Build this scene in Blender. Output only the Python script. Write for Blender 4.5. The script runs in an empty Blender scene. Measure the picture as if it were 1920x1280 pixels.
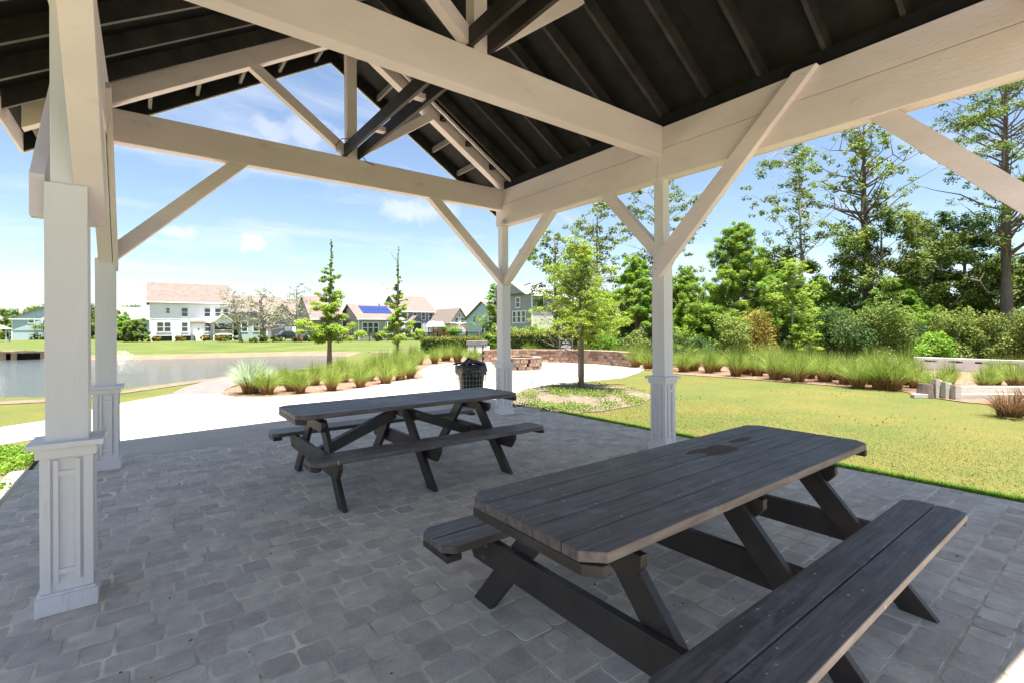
import bpy, math, random
import numpy as np
from mathutils import Vector, Matrix
R = math.radians
rng = np.random.default_rng(7)
random.seed(7)
S = bpy.context.scene
COL = S.collection

# ------------------------------------------------------------------ camera
F, CX, CY, YAW, PITCH, ROLL, EYE = 906.0, 960.8, 616.5, R(37.316), R(0.091), R(-0.361), 1.5
FW = np.array([math.sin(YAW)*math.cos(PITCH), math.cos(YAW)*math.cos(PITCH), math.sin(PITCH)])
RT = np.array([math.cos(YAW), -math.sin(YAW), 0.0])
UP = np.cross(RT, FW)
RT, UP = RT*math.cos(ROLL)+UP*math.sin(ROLL), -RT*math.sin(ROLL)+UP*math.cos(ROLL)
cam_d = bpy.data.cameras.new("camera"); cam = bpy.data.objects.new("camera", cam_d); COL.objects.link(cam)
cam_d.sensor_width = 36; cam_d.lens = F/1920*36
cam_d.shift_x = (960-CX)/1920; cam_d.shift_y = -(640-CY)/1920
cam_d.clip_end = 3000; cam_d.clip_start = 0.05
cam.matrix_world = Matrix(((RT[0], UP[0], -FW[0], 0), (RT[1], UP[1], -FW[1], 0), (RT[2], UP[2], -FW[2], EYE), (0, 0, 0, 1)))
S.camera = cam

# ------------------------------------------------------------------ light
SUN_DIR = Vector((-0.025, -0.16, 1.0)).normalized()       # towards the sun
w = bpy.data.worlds.new("World"); S.world = w; w.use_nodes = True
nt = w.node_tree; nt.nodes.clear()
N = nt.nodes.new; L = nt.links.new
out = N('ShaderNodeOutputWorld'); bg = N('ShaderNodeBackground'); sky = N('ShaderNodeTexSky')
sky.sky_type = 'NISHITA'; sky.sun_disc = False
sky.sun_elevation = math.asin(SUN_DIR.z); sky.sun_rotation = math.atan2(SUN_DIR.x, SUN_DIR.y)
sky.air_density = 1.0; sky.dust_density = 0.35; sky.ozone_density = 1.0
bg.inputs[1].default_value = 0.10
tc = N('ShaderNodeTexCoord'); sep = N('ShaderNodeSeparateXYZ'); L(tc.outputs['Generated'], sep.inputs[0])
def wm(op, a, b=None, c=None, clamp=False):
    n = N('ShaderNodeMath'); n.operation = op; n.use_clamp = clamp
    for i, x in enumerate((a, b, c)):
        if x is None: continue
        if isinstance(x, (int, float)): n.inputs[i].default_value = x
        else: L(x, n.inputs[i])
    return n.outputs[0]
den = wm('ADD', wm('MAXIMUM', sep.outputs[2], 0.0), 0.18)
cmb = N('ShaderNodeCombineXYZ'); L(wm('DIVIDE', sep.outputs[0], den), cmb.inputs[0]); L(wm('DIVIDE', sep.outputs[1], den), cmb.inputs[1])
mp = N('ShaderNodeMapping'); mp.inputs['Scale'].default_value = (0.7, 1.5, 1); mp.inputs['Rotation'].default_value = (0, 0, R(50)); mp.inputs['Location'].default_value = (1.3, 4.2, 0)
L(cmb.outputs[0], mp.inputs[0])
nz = N('ShaderNodeTexNoise'); nz.inputs['Scale'].default_value = 1.6; nz.inputs['Detail'].default_value = 9; nz.inputs['Roughness'].default_value = 0.62; nz.inputs['Distortion'].default_value = 0.35
L(mp.outputs[0], nz.inputs['Vector'])
mr = N('ShaderNodeMapRange'); mr.inputs[1].default_value = 0.50; mr.inputs[2].default_value = 0.80; L(nz.outputs[0], mr.inputs[0])
cl = wm('MULTIPLY', mr.outputs[0], 0.62)
nz2 = N('ShaderNodeTexNoise'); nz2.inputs['Scale'].default_value = 26; nz2.inputs['Detail'].default_value = 6; L(tc.outputs['Generated'], nz2.inputs['Vector'])
def puff(u, v, rx, rz, amt=1.0):                          # a small cumulus in a fixed compass direction
    d = FW*F+RT*(u-CX)+UP*(CY-v); d /= np.linalg.norm(d)
    az = math.atan2(d[0], d[1])
    a = wm('SUBTRACT', wm('ARCTAN2', sep.outputs[0], sep.outputs[1]), az)
    b = wm('SUBTRACT', sep.outputs[2], float(d[2]))
    a = wm('ABSOLUTE', wm('DIVIDE', a, rx))
    b = wm('DIVIDE', b, rz)
    r2 = wm('SQRT', wm('ADD', wm('MULTIPLY', a, a), wm('MULTIPLY', b, b)))
    r2 = wm('ADD', r2, wm('MULTIPLY', wm('SUBTRACT', nz2.outputs[0], 0.5), 2.6))
    m = N('ShaderNodeMapRange'); m.inputs[1].default_value = 1.05; m.inputs[2].default_value = 0.1; m.interpolation_type = 'SMOOTHSTEP'; L(r2, m.inputs[0])
    return wm('MULTIPLY', m.outputs[0], amt)
tot = cl
for q in ((475, 455, .032, .020, .9), (325, 434, .05, .016, .55), (20, 560, .09, .032, .7), (150, 590, .09, .014, .4), (780, 395, .10, .03, .5), (560, 250, .14, .03, .4)):
    tot = wm('MAXIMUM', tot, puff(*q))
# a little haze brightening towards the horizon is part of the Nishita model; clouds are mixed over it
mix = N('ShaderNodeMix'); mix.data_type = 'RGBA'; L(tot, mix.inputs[0])
hs = N('ShaderNodeHueSaturation'); hs.inputs['Saturation'].default_value = .97; hs.inputs['Value'].default_value = 0.47
L(sky.outputs[0], hs.inputs['Color']); L(hs.outputs[0], mix.inputs[6])
mix.inputs[7].default_value = (2.6, 2.6, 2.65, 1)
L(mix.outputs[2], bg.inputs[0]); L(bg.outputs[0], out.inputs[0])
sd = bpy.data.lights.new("sun", 'SUN'); sd.energy = 5.0; sd.angle = R(0.55); sd.color = (1.0, 0.955, 0.88)
so = bpy.data.objects.new("sun", sd); COL.objects.link(so); so.rotation_euler = SUN_DIR.to_track_quat('Z', 'Y').to_euler()
S.view_settings.view_transform = 'Standard'; S.view_settings.look = 'None'; S.view_settings.gamma = 1
S.view_settings.use_curve_mapping = False; S.view_settings.exposure = 2.2
S.render.engine = 'CYCLES'; S.cycles.max_bounces = 10; S.cycles.diffuse_bounces = 6; S.cycles.glossy_bounces = 4
S.cycles.transmission_bounces = 4; S.cycles.transparent_max_bounces = 6; S.cycles.sample_clamp_indirect = 6
S.cycles.use_denoising = True

def gp(u, v, z=0.0):
    d = FW*F+RT*(u-CX)+UP*(CY-v); t = (z-EYE)/d[2]; return d[0]*t, d[1]*t
def dp(u, depth, v=CY):
    d = (FW*F+RT*(u-CX)+UP*(CY-v))/F*depth; return d[0], d[1]
def dz(u, v, depth):
    d = (FW*F+RT*(u-CX)+UP*(CY-v))/F*depth; return (d[0], d[1], EYE+d[2])

# ------------------------------------------------------------------ materials
def material(name, rgb, rough=.7, var=.15, scale=6., bump=.0, bscale=None, rgb2=None, stretch=None, spec=.3, rnd=0., translucent=0., metal=0., coords='Object', det=5., ramp=(.35, .65), attr=False, dirt=None):
    m = bpy.data.materials.new(name); m.use_nodes = True; t = m.node_tree; ns = t.nodes; lk = t.links.new
    p = ns['Principled BSDF']; p.inputs['Roughness'].default_value = rough; p.inputs['Specular IOR Level'].default_value = spec; p.inputs['Metallic'].default_value = metal
    tcn = ns.new('ShaderNodeTexCoord'); vec = tcn.outputs['Object']
    if coords == 'World':
        g = ns.new('ShaderNodeNewGeometry'); vec = g.outputs['Position']
    if stretch:
        mpn = ns.new('ShaderNodeMapping'); mpn.inputs['Scale'].default_value = stretch; lk(vec, mpn.inputs[0]); vec = mpn.outputs[0]
    n1 = ns.new('ShaderNodeTexNoise'); n1.inputs['Scale'].default_value = scale; n1.inputs['Detail'].default_value = det; n1.inputs['Roughness'].default_value = .6; lk(vec, n1.inputs['Vector'])
    r1 = ns.new('ShaderNodeMapRange'); r1.inputs[1].default_value = ramp[0]; r1.inputs[2].default_value = ramp[1]; lk(n1.outputs[0], r1.inputs[0])
    mx = ns.new('ShaderNodeMix'); mx.data_type = 'RGBA'; lk(r1.outputs[0], mx.inputs[0])
    c2 = rgb2 or tuple(min(1, c*(1+var)) for c in rgb); c1 = rgb if rgb2 else tuple(c*(1-var) for c in rgb)
    mx.inputs[6].default_value = (*c1, 1); mx.inputs[7].default_value = (*c2, 1)
    colr = mx.outputs[2]
    if rnd:
        if attr:
            an = ns.new('ShaderNodeAttribute'); an.attribute_name = 'rnd'; ro = an.outputs['Fac']
            oi = ns.new('ShaderNodeObjectInfo'); a1 = ns.new('ShaderNodeMath'); a1.operation = 'ADD'; lk(ro, a1.inputs[0]); lk(oi.outputs['Random'], a1.inputs[1])
            a2 = ns.new('ShaderNodeMath'); a2.operation = 'FRACT'; lk(a1.outputs[0], a2.inputs[0]); ro = a2.outputs[0]
        else:
            oi = ns.new('ShaderNodeObjectInfo'); ro = oi.outputs['Random']
        h = ns.new('ShaderNodeHueSaturation'); lk(colr, h.inputs['Color'])
        mr2 = ns.new('ShaderNodeMapRange'); mr2.inputs[3].default_value = 1-rnd; mr2.inputs[4].default_value = 1+rnd; lk(ro, mr2.inputs[0]); lk(mr2.outputs[0], h.inputs['Value'])
        mr3 = ns.new('ShaderNodeMapRange'); mr3.inputs[3].default_value = .5-rnd*.07; mr3.inputs[4].default_value = .5+rnd*.05; lk(ro, mr3.inputs[0]); lk(mr3.outputs[0], h.inputs['Hue'])
        colr = h.outputs[0]
    if dirt:                                                 # blotches of another colour: (colour, scale, from, to, amount)
        dc, dsc, d0, d1, da = dirt
        nd = ns.new('ShaderNodeTexNoise'); nd.inputs['Scale'].default_value = dsc; nd.inputs['Detail'].default_value = 9; nd.inputs['Roughness'].default_value = .72; lk(vec, nd.inputs['Vector'])
        rd = ns.new('ShaderNodeMapRange'); rd.inputs[1].default_value = d0; rd.inputs[2].default_value = d1; rd.inputs[4].default_value = da; lk(nd.outputs[0], rd.inputs[0])
        md_ = ns.new('ShaderNodeMix'); md_.data_type = 'RGBA'; lk(rd.outputs[0], md_.inputs[0]); lk(colr, md_.inputs[6]); md_.inputs[7].default_value = (*dc, 1); colr = md_.outputs[2]
    lk(colr, p.inputs['Base Color'])
    if bump:
        n2 = ns.new('ShaderNodeTexNoise'); n2.inputs['Scale'].default_value = bscale or scale*5; n2.inputs['Detail'].default_value = 4; lk(vec, n2.inputs['Vector'])
        b = ns.new('ShaderNodeBump'); b.inputs['Strength'].default_value = bump; b.inputs['Distance'].default_value = .01; lk(n2.outputs[0], b.inputs['Height']); lk(b.outputs[0], p.inputs['Normal'])
    if translucent:
        tr = ns.new('ShaderNodeBsdfTranslucent'); lk(colr, tr.inputs[0]); ms = ns.new('ShaderNodeMixShader'); ms.inputs[0].default_value = translucent
        lk(p.outputs[0], ms.inputs[1]); lk(tr.outputs[0], ms.inputs[2]); lk(ms.outputs[0], ns['Material Output'].inputs[0])
    m['p'] = 1
    return m
M = {}
M['post'] = material('white post paint', (.75, .70, .69), .55, .05, 3, .25, 40, stretch=(1, 1, .15), dirt=((.40, .35, .30), 7, .60, .74, .55))
M['beam'] = material('cream beam paint', (.76, .655, .65), .6, .07, 2.2, .25, 50, stretch=(.35, .35, 1), dirt=((.42, .33, .26), 6, .60, .74, .5))
M['black'] = material('black stained roof wood', (.006, .006, .006), .75, .4, 5, .3, 60, rgb2=(.014, .013, .013))
M['rafter'] = material('brown black rafter', (.024, .022, .022), .65, .4, 4, .3, 60, rgb2=(.050, .044, .042))
M['edge'] = material('grey rafter edge', (.16, .15, .14), .7, .15, 5)  # lighter grey for the left-slope rafter undersides and the lookouts
M['brownblack'] = material('dark brown collar planks', (.035, .028, .026), .55, .3, 3, .2, 60)
M['shingle'] = material('tan shingles', (.135, .107, .094), .9, .12, 1.5, .3, 30)
M['gshingle'] = material('grey shingles', (.22, .22, .23), .9, .12, 2, .3, 30)
M['white'] = material('white trim paint', (.78, .78, .76), .5, .03, 2)
M['paver'] = material('tumbled grey paver', (.48, .405, .33), .75, .25, 9, .45, 90, rnd=.15, attr=True, coords='World', rgb2=(.64, .545, .445), det=8, dirt=((.72, .60, .45), 1.3, .54, .72, .75))
M['joint'] = material('sandy paver joint', (.86, .76, .60), .95, .3, 3, .4, 120, rgb2=(.42, .36, .27), coords='World')
M['concrete'] = material('pale concrete', (.50, .43, .35), .85, .1, 1.2, .15, 80, coords='World')
M['shadeconc'] = M['concrete']
M['lawn'] = None
M['mulch'] = material('pine straw mulch', (.11, .058, .035), .95, .4, 14, .8, 60, rgb2=(.21, .14, .095), coords='World')
M['sand'] = material('dry sandy soil', (.155, .125, .09), .95, .2, 5, .5, 60, rgb2=(.09, .07, .045), coords='World')
M['plaza'] = material('beige plaza pavers', (.17, .142, .122), .85, .1, 3, .1, 40, rgb2=(.205, .172, .148), coords='World')
M['path'] = material('greyish paver path', (.13, .112, .105), .85, .15, 3, .1, 40, coords='World')
M['stone'] = material('brown ledge stone', (.24, .145, .10), .9, .3, 8, .9, 40, rnd=.38, rgb2=(.38, .27, .205))
M['stonecap'] = material('tan stone coping', (.28, .20, .15), .9, .2, 6, .6, 40, rnd=.18)
M['bark'] = material('grey brown bark', (.17, .13, .105), .95, .4, 6, 1.0, 25, stretch=(1, 1, .25), rgb2=(.26, .21, .18))
M['barkdark'] = material('dark pine bark', (.11, .08, .07), .95, .4, 5, 1.0, 20, stretch=(1, 1, .3), rgb2=(.19, .145, .125))
M['barkpale'] = material('pale bark', (.30, .27, .23), .95, .2, 6)
def leaf(n, c1, c2, r=.3, tr=.35):
    M[n] = material(n, c1, .55, 0, 1.3, rgb2=c2, rnd=r, attr=True, translucent=tr, spec=.25, coords='World', ramp=(.3, .7))
leaf('leaf_lime', (.20, .32, .035), (.32, .41, .055), tr=.5)
leaf('leaf_bright', (.13, .28, .03), (.24, .36, .045), tr=.45)
leaf('leaf_pine', (.11, .22, .022), (.23, .34, .035), tr=.45)
leaf('leaf_mid', (.085, .15, .025), (.17, .22, .04), tr=.4)
leaf('leaf_dark', (.04, .09, .02), (.08, .14, .03), tr=.35)
leaf('leaf_olive', (.11, .165, .03), (.20, .24, .045))
leaf('leaf_grey', (.20, .21, .12), (.29, .28, .18), tr=.2)
leaf('leaf_yellow', (.20, .15, .025), (.26, .22, .04))
leaf('blade', (.165, .245, .035), (.29, .355, .085), r=.35)
leaf('blade_base', (.30, .17, .06), (.36, .25, .11), r=.25)
leaf('blade_silver', (.34, .44, .26), (.50, .60, .42), r=.2)
leaf('blade_dry', (.16, .085, .04), (.26, .16, .08), r=.25, tr=.2)
leaf('lawn_blade', (.068, .083, .011), (.102, .096, .018), r=.15, tr=.3)
M['can'] = material('black plastic', (.012, .012, .013), .35, .2, 5)
M['bag'] = material('black bin liner', (.010, .010, .012), .22, .2, 8, .8, 25, spec=.6)
M['wire'] = material('white coated wire', (.60, .58, .54), .4, .05)
M['blackmetal'] = material('black metal', (.015, .015, .016), .4, .2)
M['signface'] = material('black sign face', (.02, .018, .02), .5, .1)
M['greybox'] = material('grey stone veneer', (.20, .19, .185), .8, .2, 8, .3)
M['timber'] = material('grey weathered timber', (.42, .38, .33), .85, .15, 4, .4, 40, stretch=(1, 1, 6))
M['solar'] = material('blue solar cells', (.02, .035, .13), .15, .1, spec=.6)
M['glass'] = material('dark window glass', (.05, .065, .075), .08, .2, spec=.7)
M['screen'] = material('porch screen', (.05, .05, .05), .7, .2)
M['carblack'] = material('dark car paint', (.03, .035, .045), .15, .1, spec=.6)
M['tyre'] = material('rubber', (.015, .015, .015), .8, .1)
M['orange'] = material('orange canvas', (.55, .10, .03), .7, .1)
M['bluecanvas'] = material('blue canvas', (.05, .12, .45), .7, .1)
M['playwood'] = material('cedar wood', (.38, .19, .09), .7, .1)
M['soot'] = material('sooty steel', (.02, .018, .016), .7, .2)
def siding(n, c):
    m = material(n, c, .65, .03, 1); t = m.node_tree; ns = t.nodes; lk = t.links.new
    g = ns.new('ShaderNodeTexCoord'); s = ns.new('ShaderNodeSeparateXYZ'); lk(g.outputs['Object'], s.inputs[0])
    a = ns.new('ShaderNodeMath'); a.operation = 'MULTIPLY'; a.inputs[1].default_value = 5.5; lk(s.outputs[2], a.inputs[0])
    f = ns.new('ShaderNodeMath'); f.operation = 'FRACT'; lk(a.outputs[0], f.inputs[0])
    b = ns.new('ShaderNodeBump'); b.inputs['Strength'].default_value = .6; b.inputs['Distance'].default_value = .02; lk(f.outputs[0], b.inputs['Height']); lk(b.outputs[0], ns['Principled BSDF'].inputs['Normal'])
    M[n] = m
siding('s_white', (.86, .81, .88)); siding('s_teal', (.42, .52, .58)); siding('s_blue', (.20, .235, .32)); siding('s_paleblue', (.38, .42, .52))
siding('s_grey', (.32, .29, .33)); siding('s_greige', (.34, .31, .30)); siding('s_cream', (.58, .54, .52))

def lawn_mat():
    m = material('lawn and pond bank', (.054, .074, .011), .9, 0, .55, .6, 60, rgb2=(.104, .090, .017), dirt=((.12, .085, .035), 2.2, .60, .74, .6), coords='World', det=9, ramp=(.3, .7)); M['lawn'] = m
    t = m.node_tree; ns = t.nodes; lk = t.links.new; p = ns['Principled BSDF']
    src = p.inputs['Base Color'].links[0].from_socket
    g = ns.new('ShaderNodeNewGeometry'); s = ns.new('ShaderNodeSeparateXYZ'); lk(g.outputs['Position'], s.inputs[0])
    # fine grass tone
    n = ns.new('ShaderNodeTexNoise'); n.inputs['Scale'].default_value = 22; n.inputs['Detail'].default_value = 8; n.inputs['Roughness'].default_value = .75; lk(g.outputs['Position'], n.inputs['Vector'])
    h = ns.new('ShaderNodeHueSaturation'); lk(src, h.inputs['Color'])
    r = ns.new('ShaderNodeMapRange'); r.inputs[1].default_value = .3; r.inputs[2].default_value = .7; r.inputs[3].default_value = .72; r.inputs[4].default_value = 1.28; lk(n.outputs[0], r.inputs[0]); lk(r.outputs[0], h.inputs['Value'])
    # far lawns are greener than the dry one beside the patio
    d = ns.new('ShaderNodeMapRange'); d.inputs[1].default_value = 24; d.inputs[2].default_value = 34; lk(s.outputs[1], d.inputs[0])
    mg = ns.new('ShaderNodeMix'); mg.data_type = 'RGBA'; lk(d.outputs[0], mg.inputs[0]); lk(h.outputs[0], mg.inputs[6])
    n3 = ns.new('ShaderNodeTexNoise'); n3.inputs['Scale'].default_value = .25; n3.inputs['Detail'].default_value = 6; lk(g.outputs['Position'], n3.inputs['Vector'])
    cr = ns.new('ShaderNodeMix'); cr.data_type = 'RGBA'; cr.inputs[6].default_value = (.046, .074, .009, 1); cr.inputs[7].default_value = (.092, .105, .018, 1)
    r3 = ns.new('ShaderNodeMapRange'); r3.inputs[1].default_value = .35; r3.inputs[2].default_value = .65; lk(n3.outputs[0], r3.inputs[0]); lk(r3.outputs[0], cr.inputs[0])
    lk(cr.outputs[2], mg.inputs[7])
    # bare sandy soil on the bank, where the ground drops
    bz = ns.new('ShaderNodeMath'); bz.operation = 'ADD'; lk(s.outputs[2], bz.inputs[0])
    nb = ns.new('ShaderNodeTexNoise'); nb.inputs['Scale'].default_value = 1.2; lk(g.outputs['Position'], nb.inputs['Vector'])
    nb2 = ns.new('ShaderNodeMath'); nb2.operation = 'MULTIPLY_ADD'; nb2.inputs[1].default_value = .10; nb2.inputs[2].default_value = -.05; lk(nb.outputs[0], nb2.inputs[0]); lk(nb2.outputs[0], bz.inputs[1])
    rb = ns.new('ShaderNodeMapRange'); rb.inputs[1].default_value = -.10; rb.inputs[2].default_value = -.16; lk(bz.outputs[0], rb.inputs[0])
    ms = ns.new('ShaderNodeMix'); ms.data_type = 'RGBA'; lk(rb.outputs[0], ms.inputs[0]); lk(mg.outputs[2], ms.inputs[6])
    sc = ns.new('ShaderNodeMix'); sc.data_type = 'RGBA'; sc.inputs[6].default_value = (.13, .08, .05, 1); sc.inputs[7].default_value = (.19, .14, .10, 1); lk(nb.outputs[0], sc.inputs[0])
    lk(sc.outputs[2], ms.inputs[7]); lk(ms.outputs[2], p.inputs['Base Color'])
lawn_mat()
def water_mat():
    m = bpy.data.materials.new('pond water'); m.use_nodes = True; ns = m.node_tree.nodes; lk = m.node_tree.links.new; p = ns['Principled BSDF']
    p.inputs['Base Color'].default_value = (.055, .06, .05, 1); p.inputs['Roughness'].default_value = .12; p.inputs['IOR'].default_value = 1.33; p.inputs['Specular IOR Level'].default_value = .5
    g = ns.new('ShaderNodeNewGeometry'); mpn = ns.new('ShaderNodeMapping'); mpn.inputs['Scale'].default_value = (1, 2.2, 1); lk(g.outputs['Position'], mpn.inputs[0])
    n = ns.new('ShaderNodeTexNoise'); n.inputs['Scale'].default_value = 2.2; n.inputs['Detail'].default_value = 5; lk(mpn.outputs[0], n.inputs['Vector'])
    b = ns.new('ShaderNodeBump'); b.inputs['Strength'].default_value = .9; b.inputs['Distance'].default_value = .09; lk(n.outputs[0], b.inputs['Height']); lk(b.outputs[0], p.inputs['Normal'])
    M['water'] = m
water_mat()

def table_mat(name, top):
    """dark stained planks: grain along x, scuffs, paint specks; `top` adds the two damp stains"""
    m = bpy.data.materials.new(name); m.use_nodes = True; t = m.node_tree; ns = t.nodes; lk = t.links.new; p = ns['Principled BSDF']
    tcn = ns.new('ShaderNodeTexCoord'); o = tcn.outputs['Object']
    mpn = ns.new('ShaderNodeMapping'); mpn.inputs['Scale'].default_value = (1.2, 16, 8); lk(o, mpn.inputs[0])
    n = ns.new('ShaderNodeTexNoise'); n.inputs['Scale'].default_value = 2.5; n.inputs['Detail'].default_value = 9; n.inputs['Distortion'].default_value = .8; lk(mpn.outputs[0], n.inputs['Vector'])
    def mixc(f, a, b):
        k = ns.new('ShaderNodeMix'); k.data_type = 'RGBA'
        lk(f, k.inputs[0])
        for i, x in ((6, a), (7, b)):
            if isinstance(x, tuple): k.inputs[i].default_value = (*x, 1)
            else: lk(x, k.inputs[i])
        return k.outputs[2]
    def rng_(s, a, b, c=0., d=1.):
        k = ns.new('ShaderNodeMapRange'); k.inputs[1].default_value = a; k.inputs[2].default_value = b; k.inputs[3].default_value = c; k.inputs[4].default_value = d; lk(s, k.inputs[0]); return k.outputs[0]
    base = mixc(rng_(n.outputs[0], .35, .68), (.078, .062, .058), (.16, .132, .124))
    n2 = ns.new('ShaderNodeTexNoise'); n2.inputs['Scale'].default_value = 3.3; n2.inputs['Detail'].default_value = 7; n2.inputs['Roughness'].default_value = .7; lk(o, n2.inputs['Vector'])
    base = mixc(rng_(n2.outputs[0], .58, .72, 0, .6), base, (.30, .28, .28))
    v = ns.new('ShaderNodeTexVoronoi'); v.voronoi_dimensions = '2D'; v.inputs['Scale'].default_value = 13; lk(o, v.inputs['Vector'])
    n4 = ns.new('ShaderNodeTexNoise'); n4.inputs['Scale'].default_value = 60; lk(o, n4.inputs['Vector'])
    ad = ns.new('ShaderNodeMath'); ad.operation = 'MULTIPLY_ADD'; ad.inputs[1].default_value = .26; ad.inputs[2].default_value = -.10; lk(n4.outputs[0], ad.inputs[0])
    sm = ns.new('ShaderNodeMath'); sm.operation = 'ADD'; lk(v.outputs['Distance'], sm.inputs[0]); lk(ad.outputs[0], sm.inputs[1])
    spk = rng_(sm.outputs[0], .085, .06)
    sel = ns.new('ShaderNodeSeparateColor'); lk(v.outputs['Color'], sel.inputs[0])
    cut = rng_(sel.outputs[0], .66, .70)
    mu = ns.new('ShaderNodeMath'); mu.operation = 'MULTIPLY'; lk(spk, mu.inputs[0]); lk(cut, mu.inputs[1])
    spc = mixc(rng_(sel.outputs[1], .86, .88), (.45, .45, .45), (.03, .22, .42))
    base = mixc(mu.outputs[0], base, spc)
    rough = rng_(n2.outputs[0], .3, .7, .38, .60)
    if top:
        s = ns.new('ShaderNodeSeparateXYZ'); lk(o, s.inputs[0])
        last = None
        for (cx, cy, rx, ry) in ((.34, .10, .20, .10), (.70, .16, .14, .04), (.22, .17, .12, .035)):
            a = ns.new('ShaderNodeMath'); a.operation = 'MULTIPLY_ADD'; a.inputs[1].default_value = 1/rx; a.inputs[2].default_value = -cx/rx; lk(s.outputs[0], a.inputs[0])
            b = ns.new('ShaderNodeMath'); b.operation = 'MULTIPLY_ADD'; b.inputs[1].default_value = 1/ry; b.inputs[2].default_value = -cy/ry; lk(s.outputs[1], b.inputs[0])
            c = ns.new('ShaderNodeCombineXYZ'); lk(a.outputs[0], c.inputs[0]); lk(b.outputs[0], c.inputs[1])
            l = ns.new('ShaderNodeVectorMath'); l.operation = 'LENGTH'; lk(c.outputs[0], l.inputs[0])
            l2 = ns.new('ShaderNodeMath'); l2.operation = 'ADD'; lk(l.outputs['Value'], l2.inputs[0])
            n5 = ns.new('ShaderNodeMath'); n5.operation = 'MULTIPLY_ADD'; n5.inputs[1].default_value = 1.6; n5.inputs[2].default_value = -.8; lk(n2.outputs[0], n5.inputs[0]); lk(n5.outputs[0], l2.inputs[1])
            f = rng_(l2.outputs[0], 1.0, .8)
            if last is None: last = f
            else:
                x = ns.new('ShaderNodeMath'); x.operation = 'MAXIMUM'; lk(last, x.inputs[0]); lk(f, x.inputs[1]); last = x.outputs[0]
        base = mixc(last, base, (.085, .060, .040))
        rr = ns.new('ShaderNodeMix'); lk(last, rr.inputs[0]); lk(rough, rr.inputs[2]); rr.inputs[3].default_value = .8; rough = rr.outputs[0]
    lk(base, p.inputs['Base Color']); lk(rough, p.inputs['Roughness']); p.inputs['Specular IOR Level'].default_value = .42
    b = ns.new('ShaderNodeBump'); b.inputs['Strength'].default_value = .35; b.inputs['Distance'].default_value = .004; lk(n.outputs[0], b.inputs['Height']); lk(b.outputs[0], p.inputs['Normal'])
    M[name] = m
M['frame'] = material('dark stained frame wood', (.026, .021, .020), .5, .25, 3, .15, 60, rgb2=(.050, .041, .038), spec=.4)
table_mat('stained plank', False); table_mat('stained plank top', True)

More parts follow.
